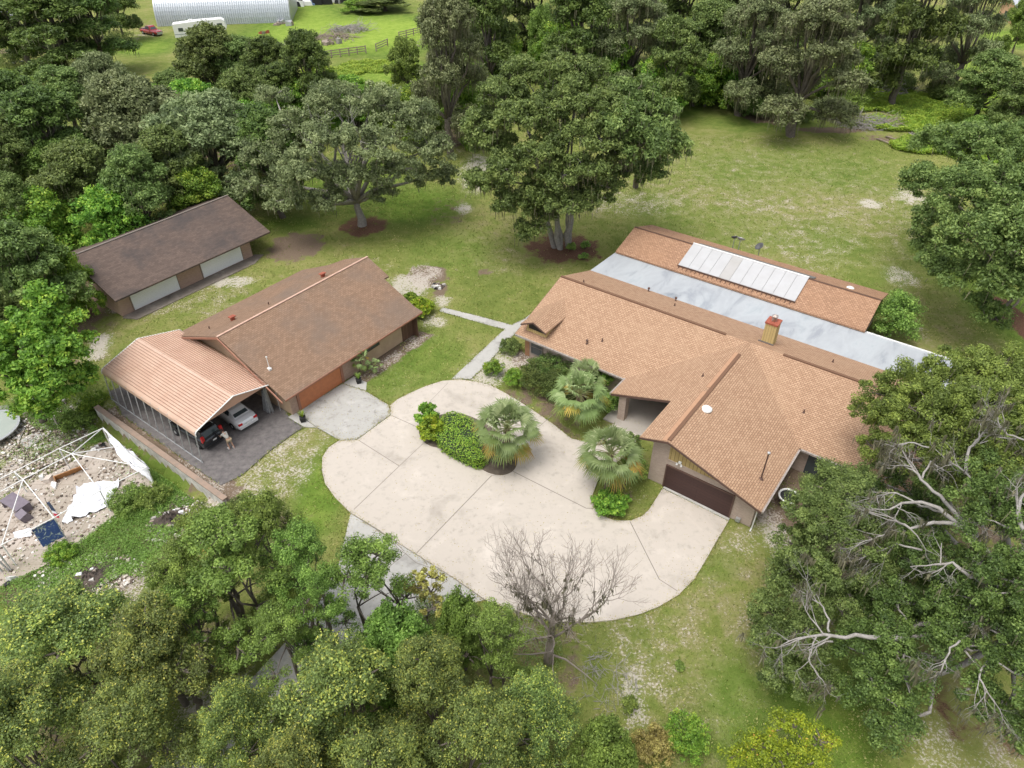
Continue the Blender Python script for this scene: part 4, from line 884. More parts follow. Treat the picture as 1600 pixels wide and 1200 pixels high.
t_, lob, _ = custom_tree('live_oak', 'broad spreading oak with bare pale limbs in a mulch ring behind the brown outbuilding',
 [(520,160,13,3.0),(580,160,13.5,3.0),(640,185,12,3.0),(460,200,11,2.8),(520,215,12,2.6),(590,225,11.5,2.4),(665,235,9,3.0),(420,245,8.5,2.8),(470,265,9,2.6),(545,275,8,2.4),(620,265,8,2.6),(680,275,6,2.2),(400,290,6,2.2),(450,310,5.5,2.2),(510,310,5.5,2.0),(430,150,10,2.0),(600,300,5.0,1.6)],
 (566,352), 'grey', .45, 3.0, 43, 6.6, .72, 140, .145, moss=2000, bark=M_barkp, mossL=1.2, twig=12)
rr = random.Random(5); mb = MB()
for k in range(7):
    a = rr.uniform(2.2, 4.6)-3.4; dead_limb(mb, rr, (rr.uniform(-1, 1), -1+rr.uniform(-1, 1), 6.5), (math.sin(a)*.9, -.25, 1), 3.6, .16, 3, .55, .25)
mb.build('dead_limbs', M_dead, t_, True)
custom_tree('live_oak', 'dark spreading oak hanging over the lawn at the right edge',
 [(1480,225,12,2.8),(1540,230,13,3.0),(1600,230,13,3.0),(1450,285,10,2.4),(1510,300,12,3.0),(1580,300,13,3.2),(1470,345,9,2.4),(1530,370,10.5,2.8),(1600,370,12,3.0),(1465,410,6.5,1.8),(1510,425,7.5,2.0),(1570,430,8.5,2.4),(1540,480,5,1.5),(1460,375,7,1.8),(1620,440,9,2.6),(1555,500,3.4,1.0)],
 (1640,500), 'oak', .5, 4, 44, 8.5, .72, 140, .14, moss=500, twig=8)
custom_tree('live_oak', 'bright green oak leaning over the right end of the house roof',
 [(1390,620,8.5,1.7),(1440,600,10,2.1),(1500,590,11,2.2),(1570,600,11.5,2.6),(1400,665,8,1.6),(1450,650,10,2.2),(1520,650,11.5,2.4),(1590,660,12,2.6),(1375,705,6.5,1.3),(1440,700,9,1.8),(1500,710,10,2.0),(1570,720,11,1.8),(1355,640,7,1.1)],
 (1600,780), 'airy', .4, 4.5, 45, 15, .46, 220, .07, moss=300, twig=9, wid=.55)
custom_tree('live_oak', 'round dark green oak between the garage corner and the lawn',
 [(1290,765,7.5,1.3),(1322,742,8,1.4),(1340,775,8.5,1.6),(1262,805,7,1.35),(1300,810,8,1.8),(1345,830,8,1.6),(1252,855,5.5,1.5),(1290,870,6.5,1.8),(1240,900,4.5,1.3),(1215,955,3.6,1.3),(1255,925,4.5,1.6),(1210,1010,3,1.3),(1245,1000,4,1.5),(1225,1060,2.8,1.2),(1300,930,5,1.5),(1345,890,6,1.5),(1275,1060,3,1.1)],
 (1300,900), 'oak', .3, 2.5, 46, 16, .46, 260, .062, twig=6, wid=.55)
t_, lob, _ = custom_tree('live_oak', 'giant oak with long dead pale limbs filling the lower right',
 [(1400,745,4.5,1.5),(1445,800,4.5,1.6),(1400,800,4,1.4),(1430,880,4,1.6),(1490,930,4.5,1.8),(1360,780,4.5,1.2),(1350,950,4,1.4),(1430,960,4.5,1.2),(1560,770,11,2.2),(1600,830,11,2.4),(1480,760,8.5,1.3),(1420,850,6.5,1.2),(1470,880,8,1.5),(1530,930,8,1.9),(1600,920,10,2.3),(1400,940,6,1.2),(1575,1000,8,1.5),(1385,1000,5.5,1.5),(1345,1020,4.5,1.2),(1410,1045,5,1.5),(1370,1080,4,1.5),(1390,1135,3,1.3),(1500,1010,7,1.4),(1605,1060,8,1.6),(1520,1075,6,1.0),(1565,1115,5.5,.9),(1605,1140,6,1.1),(1490,960,7,1.4)],
 (1600,1020), 'dark', .5, 4, 47, 15, .46, 240, .065, moss=1500, mossL=.9, twig=6, bark=M_barkp, wid=.55)
bx = t_.location; rr = random.Random(9); mb = MB()
def limb(pts, r0, r1, kids=3, L=1.2, z0=9.0, z1=8.5):
    n = len(pts); q = []
    for i, (px, py) in enumerate(pts): v = P(px, py, 1.1+z0+(z1-z0)*i/(n-1)); q.append(v-bx)
    fine = []
    for i in range(n-1):
        for j in range(3): fine.append(q[i].lerp(q[i+1], j/3)+Vector((rr.gauss(0, .04), rr.gauss(0, .04), rr.gauss(0, .04))))
    fine.append(q[-1]); k = len(fine); mb.tube(fine, [r0+(r1-r0)*i/(k-1) for i in range(k)], 7)
    d = (q[-1]-q[-2]).normalized()
    for i in range(kids): dead_limb(mb, rr, fine[-1-i % 4], d+Vector((rr.gauss(0, .5), rr.gauss(0, .5), rr.gauss(0, .3))), L*rr.uniform(.8, 1.5), r1*.8, 4, .55, .02)
limb([(1600,900),(1560,880),(1527,850),(1495,815),(1450,787),(1417,783),(1390,796)], .2, .045, 3, .9, 8.5, 8.8)
limb([(1500,822),(1475,815),(1450,818),(1422,826),(1395,810)], .12, .05, 4, 1.0, 8.6, 8.4)
limb([(1527,850),(1490,800),(1470,775),(1440,748),(1425,730)], .13, .05, 5, 1.1, 8.6, 9.2)
limb([(1440,748),(1455,722),(1475,735)], .06, .04, 3, .7, 9, 9.5)
limb([(1400,830),(1380,835),(1352,845)], .05, .03, 5, 1.1, 8, 7.6)
limb([(1545,858),(1530,887),(1515,905),(1490,880),(1460,882)], .12, .05, 4, .9, 8.5, 8.5)
limb([(1510,740),(1515,700),(1530,685)], .10, .05, 4, .9, 10, 11)
limb([(1600,750),(1580,770),(1560,785),(1545,800)], .14, .08, 4, .9, 10, 9.5)
limb([(1530,760),(1505,735),(1480,720)], .06, .03, 5, .8, 10.5, 10.2)
limb([(1600,690),(1575,680),(1560,660)], .05, .03, 5, .8, 12.5, 12.8)
limb([(1470,800),(1440,790),(1400,770),(1370,775)], .07, .03, 6, .9, 8.3, 8.2)
limb([(1440,860),(1400,850),(1370,862)], .06, .03, 6, .9, 7.4, 7.0)
limb([(1600,830),(1590,800),(1600,770)], .12, .06, 4, .8, 11, 12)
limb([(1500,1000),(1480,1020),(1470,1050)], .05, .03, 5, .8, 7, 6.5)
limb([(1450,700),(1420,690),(1400,700)], .05, .03, 5, .7, 9.5, 9.5)
limb([(1420,1000),(1357,996),(1300,992),(1262,995)], .13, .06, 5, 1.3, 5, 5.4)
limb([(1297,989),(1294,968),(1287,950),(1270,937)], .06, .03, 4, .8, 5.2, 5.6)
limb([(1300,998),(1266,1015),(1268,1038),(1285,1062)], .05, .025, 3, .6, 5.2, 4.6)
limb([(1570,1000),(1545,1030),(1530,1060),(1545,1085)], .07, .03, 5, .8, 6.5, 6)
limb([(1560,930),(1550,950),(1530,965)], .06, .03, 4, .7, 7.5, 7)
mb.build('dead_limbs', M_dead, t_, True)
R_m = np.random.default_rng(91); vv_ = np.array(mb.v); ix = R_m.integers(0, len(vv_), 420); moss_mesh(R_m, np.column_stack([vv_[ix], np.full(420, .12), np.zeros(420)]), 2600, .9, 'beard_moss', t_)
custom_tree('maple_tree', 'upright bright green large leaved tree by the left edge above the lamp post',
 [(65,465,9.5,1.3),(50,500,8.5,1.8),(90,495,8,1.5),(30,545,7,1.8),(75,545,7.5,1.9),(110,540,6,1.5),(25,590,5,1.8),(70,600,5,2.0),(110,590,4,1.5),(60,630,3,1.4)],
 (68,648), 'bright', .2, 2, 48, 12, .55, 110, .15, trunks=2, twig=4, wid=.6)
custom_tree('lime_tree', 'small brilliant yellow green tree at the bottom right with orange tips',
 [(1235,1140,3.2,.9),(1180,1165,3,.9),(1215,1185,3.2,1.0),(1280,1160,3,.8),(1255,1200,3,1.1),(1150,1180,2.4,.7)],
 (1220,1230), 'lime', .08, 1, 49, 26, .34, 110, .06, trunks=3, twig=8, wid=.55)
# ---- shrubs
proto('shrub', 20, 1.6, 1.0, 7, .3, .5, 60, .22, 70, .05, 'airy', .04, .4, 3, 0, 0, twig=2, wid=.5)
def shrub(px, py, wpx, H, label, pal=None, group=None, hz=0, name='shrub', dens=1, seed=None, lobes=None, leaf=.06, cr=.24):
    q = P(px, py, hz+H*.5); R_ = wpx/2/F*depth(px, py, hz+H*.5); sd_ = seed or int(px*7+py)
    R = np.random.default_rng(sd_); rr = random.Random(sd_)
    lb = lobes or [(0, 0, H-R_*.8*.75, R_*.8)]+[(R_*.5*math.cos(a), R_*.5*math.sin(a), max(R_*.3, H*.45), R_*.55) for a in (0.4, 1.6, 2.9, 4.1, 5.3)]
    sc_ = max(.6, R_); n_ = 42/max(.5, R_**.9)*dens
    cl = clusters(R, lb, n_, cr*min(1.6, sc_**.5), .15); V, tone = foliage(R, cl, 60, leaf, .5)
    V[:, 2] = np.maximum(V[:, 2], .02)
    t = thing(name, label, 'shrub', (q.x, q.y, hz), 0, group)
    mb = MB()
    for k in range(5):
        a = rr.uniform(0, 6.28); mb.tube([(0, 0, -.05), (R_*.2*math.cos(a), R_*.2*math.sin(a), H*.4), (R_*.4*math.cos(a), R_*.4*math.sin(a), H*.7)], [.04, .03, .012], 5)
    mb.build('stem', M_bark, t); quads_mesh('foliage', V, tone, LM[pal or 'airy'], t); return t
shrub(771, 574, 32, 1.3, 'clipped round shrub nearest the walkway', 'bright')
shrub(805, 590, 34, 1.5, 'clipped round shrub right of the one by the walkway', 'bright')
shrub(797, 540, 36, 1.1, 'leafy cycad like shrub at the left corner of the house', 'oak')
for i, (a, b, c, h, s) in enumerate([(845,588,80,1.9,'broad dark shrub in the bed behind the clipped round ones'), (878,604,72,1.8,'dark shrub left of the rearmost palm'), (860,574,70,1.7,'dark shrub against the house wall under the roof eave')]): shrub(a, b, c, h, s, 'dark')
shrub(945, 585, 50, 2.4, 'feathery bright shrub at the inner corner of the porch roof', 'bright')
shrub(950, 625, 44, 1.6, 'green shrub left of the porch column', 'airy')
shrub(955, 785, 56, 1.3, 'rounded glossy green shrub at the end of the garage bed', 'bright', leaf=.085)
shrub(990, 730, 44, 2.2, 'tall leafy shrub against the garage side wall', 'airy')
shrub(985, 700, 36, 2.4, 'shrub under the garage eave behind the front palm', 'oak')
shrub(675, 668, 40, 1.9, 'split leaved shrub with yellowing lower leaves at the tip of the island', 'lime', leaf=.11)
shrub(668, 652, 34, 2.3, 'lobed green shrub at the left tip of the island', 'bright', leaf=.12)
R = np.random.default_rng(77)
# clipped hedge filling the island
def hedge():
    c = P(717, 690, .4); t = thing('island_hedge', 'low trimmed bright green hedge filling the island in the drive', 'hedge', (c.x, c.y, .09))
    poly = catmull([tuple(P(a, b, .5)[:2]) for a, b in [(682,680),(690,700),(720,718),(748,728),(762,712),(762,690),(745,668),(715,652),(695,655)]])
    xs_ = R.uniform(c.x-7, c.x+7, 60000); ys_ = R.uniform(c.y-7, c.y+7, 60000); k = inpoly(xs_, ys_, poly); xs_, ys_ = xs_[k], ys_[k]; n = len(xs_)
    z = .95+.12*np.sin(xs_*2.3)*np.cos(ys_*1.9)+R.normal(size=n)*.05; pa = np.array(poly)
    side = R.random(n) < .45; j = R.integers(0, len(pa)-1, n); f_ = R.random(n)[:, None]; e = pa[j]*(1-f_)+pa[j+1]*f_
    xs_ = np.where(side, e[:, 0]+R.normal(size=n)*.06, xs_); ys_ = np.where(side, e[:, 1]+R.normal(size=n)*.06, ys_); z = np.where(side, R.uniform(.02, .98, n), z)
    cen = np.column_stack([xs_-c.x, ys_-c.y, z]); out = unit(np.column_stack([xs_-c.x, ys_-c.y, 0*z])); nr_ = unit(np.where(side[:, None], out, np.array([0, 0, 1.]))+R.normal(size=(n, 3))*.45)
    V = leaf_quads(R, cen, nr_, .075, .5); quads_mesh('foliage', V, .62+R.normal(size=n)*.16, LM['bright'], t)
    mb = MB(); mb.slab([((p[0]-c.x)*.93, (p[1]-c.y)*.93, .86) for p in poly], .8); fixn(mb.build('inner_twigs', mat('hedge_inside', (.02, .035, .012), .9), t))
hedge()
shrub(1400, 488, 84, 5.2, 'tall bamboo like clump beside the back wing of the house', 'airy', name='bamboo_clump', leaf=.10, cr=.4, lobes=[(0,0,3.2,1.2),(.9,.2,3,1.1),(-.9,-.3,2.8,1.1),(.4,-1.1,2.2,1.2),(-.3,1,2.6,1.1),(1.1,-.9,1.4,1.0),(-1,-1.1,1.2,1.0),(0,0,4,.8)])
shrub(657, 480, 42, 1.6, 'yellow green croton shrub by the corner of the brown outbuilding', 'lime', leaf=.1)
shrub(640, 466, 26, 1.2, 'small green shrub behind the croton', 'bright', leaf=.1)
shrub(145, 630, 50, 1.8, 'bright weedy shrub by the end of the retaining wall', 'bright', hz=-1.0)
shrub(120, 655, 50, 1.2, 'low green shrub below the lamp post', 'airy', hz=-1.2)
shrub(378, 800, 60, 2.2, 'rounded green shrub at the near end of the retaining wall', 'oak', leaf=.07)
shrub(200, 780, 66, 1.3, 'tall weedy shrub beside the fallen white fabric', 'airy', hz=-1.2); shrub(235, 775, 56, 1.1, 'weedy shrub right of the fallen white fabric', 'airy', hz=-1.2)
shrub(95, 862, 50, .9, 'low weedy shrub in front of the blue patterned cloth', 'bright', hz=-1.2)
shrub(1020, 1165, 70, 1.8, 'pale twiggy shrub at the bottom edge', 'brownish'); shrub(1072, 1150, 74, 2.2, 'vivid green vine covered shrub beside the twiggy one', 'bright')
shrub(985, 1100, 24, .8, 'tiny green shrub on the lawn above the twiggy shrub', 'airy'); shrub(1062, 1040, 0.1+10, .4, 'tiny weed on the lower lawn', 'airy')
for a, b, s in ((893,385,'left'), (912,400,'lower'), (915,383,'right')): shrub(a, b, 14, .8, 'small green bush in the red mulch, the %s one of three' % s, 'airy')
shrub(1235, 172, 70, 2.6, 'drooping shrub at the left foot of the largest mossy oak', 'oak', leaf=.11, cr=.4); shrub(1300, 168, 60, 2.4, 'drooping shrub at the right foot of the largest mossy oak', 'grey', leaf=.11, cr=.4)
shrub(1095, 145, 60, 2.2, 'low hedge shrub at the back edge of the lawn', 'bright'); shrub(1135, 140, 60, 2.2, 'low hedge shrub beside the tree moss on the lawn edge', 'oak'); shrub(1070, 150, 40, 2.0, 'dark low shrub at the left back of the lawn', 'dark')
shrub(180, 62, 60, 3.0, 'dark hedge shrub beside the gravel lane', 'dark'); shrub(20, 92, 60, 2.0, 'clipped hedge in front of the far grey roofed house', 'oak')
for i, (a, b) in enumerate(((505,150),(575,175),(690,150),(640,150),(1180,165),(1330,150),(1400,125),(1360,110),(1480,140),(1530,200))):
    shrub(a, b, 60, 3.2, ['leafy undergrowth bush left of the low trees', 'leafy undergrowth bush behind the spreading oak', 'undergrowth bush at the foot of the mossy giant', 'undergrowth bush below the narrow upright tree', 'undergrowth bush left of the largest mossy oak', 'undergrowth bush right of the largest mossy oak', 'undergrowth bush left of the bare trunks', 'undergrowth bush near the parked van', 'undergrowth bush right of the bare trunks', 'undergrowth bush under the drooping grey oak'][i], 'airy' if i % 2 else 'dark', leaf=.11, cr=.4)
# ---- palms
def palm(px, py, H, R_, label, seed, hz=0, trunk_r=.2, nf=46, name='cabbage_palm', grp=None, base=None, rings=1):
    rr = random.Random(seed); q = base or P(px, py, H+hz); t = thing(name, label, 'palm tree', (q.x, q.y, hz), rr.uniform(0, 6), grp)
    mb = MB()
    if H > .6:
        n = 12; mb.tube([(0, 0, H*i/n) for i in range(n+1)], [trunk_r*(1.15 if i % 2 else .95) for i in range(n+1)], 9)
        for k in range(int(H*26)):
            z = H*(.15+.85*rr.random()); a = rr.uniform(0, 6.28); d = Vector((math.cos(a), math.sin(a), 0)); b0 = d*trunk_r*.9+Vector((0, 0, z)); mb.tube([b0, b0+d*.12+Vector((0, 0, .14))], [.05, .02], 4)
        mb.build('trunk', mat('palm_trunk', (.13, .085, .06), .95, noise=(8, .2), col2=(.26, .20, .15)), t)
    pet = MB(); VV = []; TT = []
    for k in range(nf):
        a = k*2.39996+rr.uniform(-.2, .2); s = k/nf; el = math.radians(82-118*s+rr.uniform(-20, 20))
        d = Vector((math.cos(a)*math.cos(el), math.sin(a)*math.cos(el), math.sin(el))); PL = R_*rr.uniform(.45, .62); o = Vector((0, 0, H))
        sag = Vector((0, 0, -.12*PL)); p1 = o+d*PL*.5; p2 = o+d*PL+sag; pet.tube([o, p1, p2], [.03, .02, .014], 4, False)
        fwd = (p2-p1).normalized(); side = fwd.cross(Vector((0, 0, 1))); side = side.normalized() if side.length > .1 else Vector((1, 0, 0)); up = side.cross(fwd)
        FL = R_*rr.uniform(.40, .52); tone0 = (.58+.3*(1-s)+rr.uniform(-.1, .1)) if s < .76 else (rr.uniform(.1, .32) if rr.random() < .55 else rr.uniform(.4, .6))
        for j in range(18):
            th = math.radians(-82+164*j/17); L = FL*(1-.25*abs(j-8.5)/8.5)*rr.uniform(.85, 1.08)
            dd = fwd*math.cos(th)+side*math.sin(th)+up*.08*math.cos(th*2); dd.normalize(); wv = dd.cross(up).normalized()*(.026*R_/1.5)
            m_ = p2+dd*L*.6+Vector((0, 0, -.05*L)); e = p2+dd*L*.95+Vector((0, 0, -.32*L*rr.uniform(.5, 1.4)))
            VV += [p2-wv*.3, m_-wv, m_+wv, p2+wv*.3]; VV += [m_-wv, e-wv*.1, e+wv*.1, m_+wv]; tn = tone0+rr.uniform(-.08, .08); TT += [tn, tn-.03]
    pet.build('petiole', mat('petiole_green', (.24, .26, .10), .6), t)
    quads_mesh('fronds', np.array([tuple(v) for v in VV]), np.array(TT), LM['palm'], t); return t
palm(0, 0, 3.4, 2.75, 'large cabbage palm with yellowing lower fronds at the right end of the island', 1, base=P(793, 722), nf=60)
palm(0, 0, 3.0, 2.6, 'cabbage palm with a rough brown trunk in the bed by the porch', 2, base=P(903, 662), nf=46, trunk_r=.26)
palm(0, 0, 3.4, 2.6, 'cabbage palm in front of the garage side wall above a round shrub', 3, base=P(948, 762), nf=52)
palm(915, 590, 2.6, 2.0, 'silvery green palm close to the house behind the porch bed palm', 4, nf=30)
palm(0, 0, 1.7, 1.1, 'young palm growing by the roll-up door of the brown outbuilding', 5, base=P(567, 585), nf=22, trunk_r=.09)
palm(0, 0, .9, .8, 'small low palm on the grass beside the young palm', 6, base=P(588, 583), nf=16, trunk_r=.08)
palm(0, 0, .5, 1.3, 'palmetto clump beside the black rubbish mound', 7, base=P(318, 850, -.3), nf=30, hz=-.3, name='palmetto')
palm(0, 0, .4, 1.0, 'palmetto in the bottom left corner under the oaks', 8, base=P(20, 1180, -.3), nf=24, hz=-.3, name='palmetto')
# potted plants either side of the orange door
def pot(px, py, lab, pal):
    q = P(px, py, .05); t = thing('potted_plant', lab, 'potted plant', (q.x, q.y, .05), .3)
    mb = MB(); mb.prism([(-.17, -.17, 0), (.17, -.17, 0), (.17, .17, 0), (-.17, .17, 0)], [(-.24, -.24, .42), (.24, -.24, .42), (.24, .24, .42), (-.24, .24, .42)]); mb.build('planter', M_rubber, t)
    rr = random.Random(px); V = []; T2 = []
    for k in range(40):
        a = rr.uniform(0, 6.28); d = Vector((math.cos(a), math.sin(a), 0)); o = Vector((0, 0, .4)); h = rr.uniform(.3, .7); e = o+d*rr.uniform(.15, .4)+Vector((0, 0, h)); w_ = d.cross(Vector((0, 0, 1)))*.025
        m_ = o.lerp(e, .6)+Vector((0, 0, .06)); V += [o-w_*.3, m_-w_, m_+w_, o+w_*.3, m_-w_, e-w_*.1, e+w_*.1, m_+w_]; T2 += [rr.uniform(.3, .9)]*2
    quads_mesh('leaves', np.array([tuple(v) for v in V]), np.array(T2), LM[pal], t)
pot(474, 658, 'potted plant in a black planter left of the orange roll-up door', 'bright'); pot(561, 598, 'potted plant in a black planter right of the orange roll-up door', 'airy')
# ---- bare tree
def bare(px, py, H, lab, seed=4):
    rr = random.Random(seed); q = P(px, py); t = thing('bare_tree', lab, 'tree', q); mb = MB()
    mb.tube([(0, 0, -.3), (-.05, .02, .6), (0, .05, 1.8), (.05, .1, 3.4), (.1, .1, 4.6)], [.36, .25, .21, .17, .12], 9)
    tw = MB()
    def rec(p, d, L, r, dep):
        pts = [p.copy()]; 
        for i in range(3):
            d = (d+Vector((rr.gauss(0, 1), rr.gauss(0, 1), rr.gauss(0, 1)))*.11+Vector((0, 0, .10))).normalized(); p = p+d*L/3; pts.append(p.copy())
        (mb if dep > 2 else tw).tube(pts, [r, r*.85, r*.7, r*.55], 6 if dep > 3 else 4 if dep > 1 else 3, False)
        if dep == 0:
            return
        kids = 3
        for k in range(kids):
            o = pts[rr.choice((1, 2, 3, 3))] if k else pts[3]
            rec(o, (d+Vector((rr.gauss(0, 1), rr.gauss(0, 1), rr.gauss(0, .8)))*.42).normalized(), L*rr.uniform(.62, .86), max(.007, r*.56), dep-1)
    for k in range(8):
        a = k*2.39996; z = 2.2+k*.33; sp = 1.15-k*.11; rec(Vector((.05, .08, z)), Vector((math.cos(a)*sp, math.sin(a)*sp, 1)).normalized(), 2.25-k*.07, .085, 5)
    mb.tube([(0, 0, .8), (.9, -.4, .9), (1.9, -1.0, .5), (2.6, -1.5, .2)], [.09, .06, .04, .02], 6); mb.tube([(0, 0, 1), (-1, -.2, 1.1), (-2, -.3, 1.3)], [.06, .04, .02], 5)
    mb.build('trunk', M_twig, t, True); tw.build('twigs', M_twig, t, uv=False)
    R = np.random.default_rng(4); v = np.array([p for p in mb.v]); v = v[v[:, 2] > 3]; idx = R.integers(0, len(v), 260); cl = np.column_stack([v[idx], np.full(len(idx), .15), np.zeros(len(idx))]); moss_mesh(R, cl, 900, .6, 'hanging_moss', t)
bare(858, 1034, 10, 'bare leafless grey tree standing at the curved edge of the drive')
# ---- brush and twigs on the ground
def brush(name, label, px, py, wpx, h, n, m, L=1.2, r=.02, hz=0, seed=1, aspect=.6, cat='brush pile'):
    rr = random.Random(seed); q = P(px, py, hz); R_ = wpx/2/F*depth(px, py, hz); mb = MB()
    for k in range(n):
        a = rr.uniform(0, 6.28); s = math.sqrt(rr.random()); p = Vector((s*R_*math.cos(a), s*R_*aspect*math.sin(a), rr.uniform(.02, h)*(1-s*.7)))
        b = rr.uniform(0, 6.28); d = Vector((math.cos(b), math.sin(b), rr.gauss(0, .25))); dead_limb(mb, rr, p, d, L*rr.uniform(.4, 1.2), r*rr.uniform(.6, 1.4), 1, .5, -.1, 4)
    o = mb.build(name, m, None, uv=False); o.location = q; tag(o, label, cat); return o
brush('brush_pile', 'scattered pale cut twigs on the lawn right of the bare tree', 950, 1064, 95, .3, 100, M_dead, 1.0, .014, seed=2, aspect=1.1)
brush('brush_pile', 'sparse dry twigs left of the bare tree trunk', 800, 960, 80, .15, 30, M_dead, .9, .012, seed=3)
brush('brush_pile', 'grey heap of cut branches at the edge of the vines under the mossy oaks', 1350, 196, 80, 1.6, 260, M_dead, 2.0, .05, seed=4)
brush('brush_pile', 'low grey branches right of the grey heap', 1382, 196, 50, .8, 90, M_wood, 2.0, .05, seed=5)
brush('brush_pile', 'fallen grey branches behind the vines', 1400, 145, 80, 1.2, 80, M_dead, 2.6, .05, seed=6)
brush('brush_pile', 'far heap of grey brush beside the metal hut', 545, 48, 60, 1.4, 160, M_dead, 2.6, .07, seed=7)
brush('brush_pile', 'far heap of grey cut wood left of the gate', 515, 60, 70, 1.0, 160, M_wood, 2.6, .07, seed=8)
def log(px, py, px2, py2, r, lab, m=M_dead):
    a, b = P(px, py, r), P(px2, py2, r); mb = MB(); d = b-a; mb.tube([Vector((0, 0, 0)), d*.5+Vector((0, 0, .1)), d], [r, r*.85, r*.6], 7); o = mb.build('fallen_log', m, None, True); o.location = a; tag(o, lab, 'log')
log(1350, 152, 1393, 161, .22, 'long pale fallen log lying in the vines'); log(1300, 179, 1335, 162, .14, 'forked pale fallen limb at the foot of the largest mossy oak'); log(1548, 204, 1572, 184, .16, 'pale leaning limb beyond the vines at the right')
for i, (a, b, c, d) in enumerate(((1370,217,1395,227),(1384,213,1409,222),(1420,208,1440,219),(1424,207,1444,217))): log(a, b, c, d, .12, ['brown timber pole lying nearest on the lawn edge', 'brown timber pole behind the nearest one', 'grey timber pole nearest the vines', 'grey timber pole touching the vines'][i], M_wood if i < 2 else M_barkp)
# ---- ground cover (nobody could count it)
def cover(name, label, blobs, n, h, leaf, pal, hz=0, tilt=.5, seed=1, ex=None, tone=.55):
    R = np.random.default_rng(seed); C_ = []
    for (px, py, rx, ry, wt) in blobs:
        c = P(px, py, hz); d = depth(px, py, hz); k = int(n*wt); a = R.uniform(0, 6.283, k); s = np.sqrt(R.random(k)); C_.append(np.column_stack([c.x+s*np.cos(a)*rx/F*d, c.y+s*np.sin(a)*ry/F*d/S*1.35]))
    X = np.vstack(C_)
    if hz < 0:
        vq = -X[:, 0]*UY+X[:, 1]*UX; X = X[vq < 14.35]; pat = PAVED[9]; X = X[~inpoly(X[:, 0], X[:, 1], pat) | (R.random(len(X)) < .05)]
    zt = terrain(X[:, 0], X[:, 1]); bump_ = .5+.5*np.sin(X[:, 0]*1.1+1.3*np.sin(X[:, 1]*.7))*np.cos(X[:, 1]*1.3+np.sin(X[:, 0]*.8)); k = len(X)
    z = zt+h*(.15+.85*bump_)*R.uniform(.3, 1, k); cen = np.column_stack([X, z])
    V = leaf_quads(R, cen, unit(R.normal(size=(k, 3))*tilt+np.array([0, 0, 1.])), leaf, .5); o = quads_mesh(name, V, tone+.25*(bump_-.5)+R.normal(size=k)*.13, LM[pal], None)
    o['kind'] = 'stuff'; o['label'] = label; o['category'] = 'ground cover'
cover('vine_cover', 'bright green vines covering the ground at the right back of the lawn', [(1440,165,90,28,1),(1500,200,90,26,1),(1440,230,50,16,.4),(1530,240,60,20,.6),(1270,178,60,8,.25),(1380,150,60,18,.5),(1580,170,50,40,.5),(1310,172,50,8,.2),(1400,195,60,16,.5),(1350,165,50,14,.35)], 24000, 1.0, .15, 'bright', seed=2, tone=.68)
cover('weed_cover', 'weeds and tall grass over the lower neighbouring yard', [(250,740,40,60,.5),(215,770,60,40,.5),(120,880,110,26,.7),(200,830,80,40,.5),(60,930,70,26,.3),(300,760,30,20,.3),(110,640,60,24,.5),(30,640,30,16,.15),(230,690,30,40,.3),(170,660,20,24,.2),(260,860,70,30,.4),(290,720,20,60,.3),(80,700,60,14,.06),(60,780,60,10,.06)], 17000, .5, .06, 'airy', hz=-1.2, tilt=.9, seed=3, tone=.42)
cover('weed_cover', 'bright rough grass between the low trees and the rail fence', [(590,105,60,16,1),(640,125,30,14,.4),(520,115,50,10,.4)], 14000, .8, .15, 'bright', seed=4, tone=.7)
cover('leaf_litter_weeds', 'rough weeds under the trees along the bottom of the picture', [(250,980,60,60,.5),(420,860,60,24,.3),(420,960,30,30,.2),(690,960,50,16,.3),(820,1020,60,30,.3)], 12000, .3, .05, 'oak', tilt=.9, seed=5)
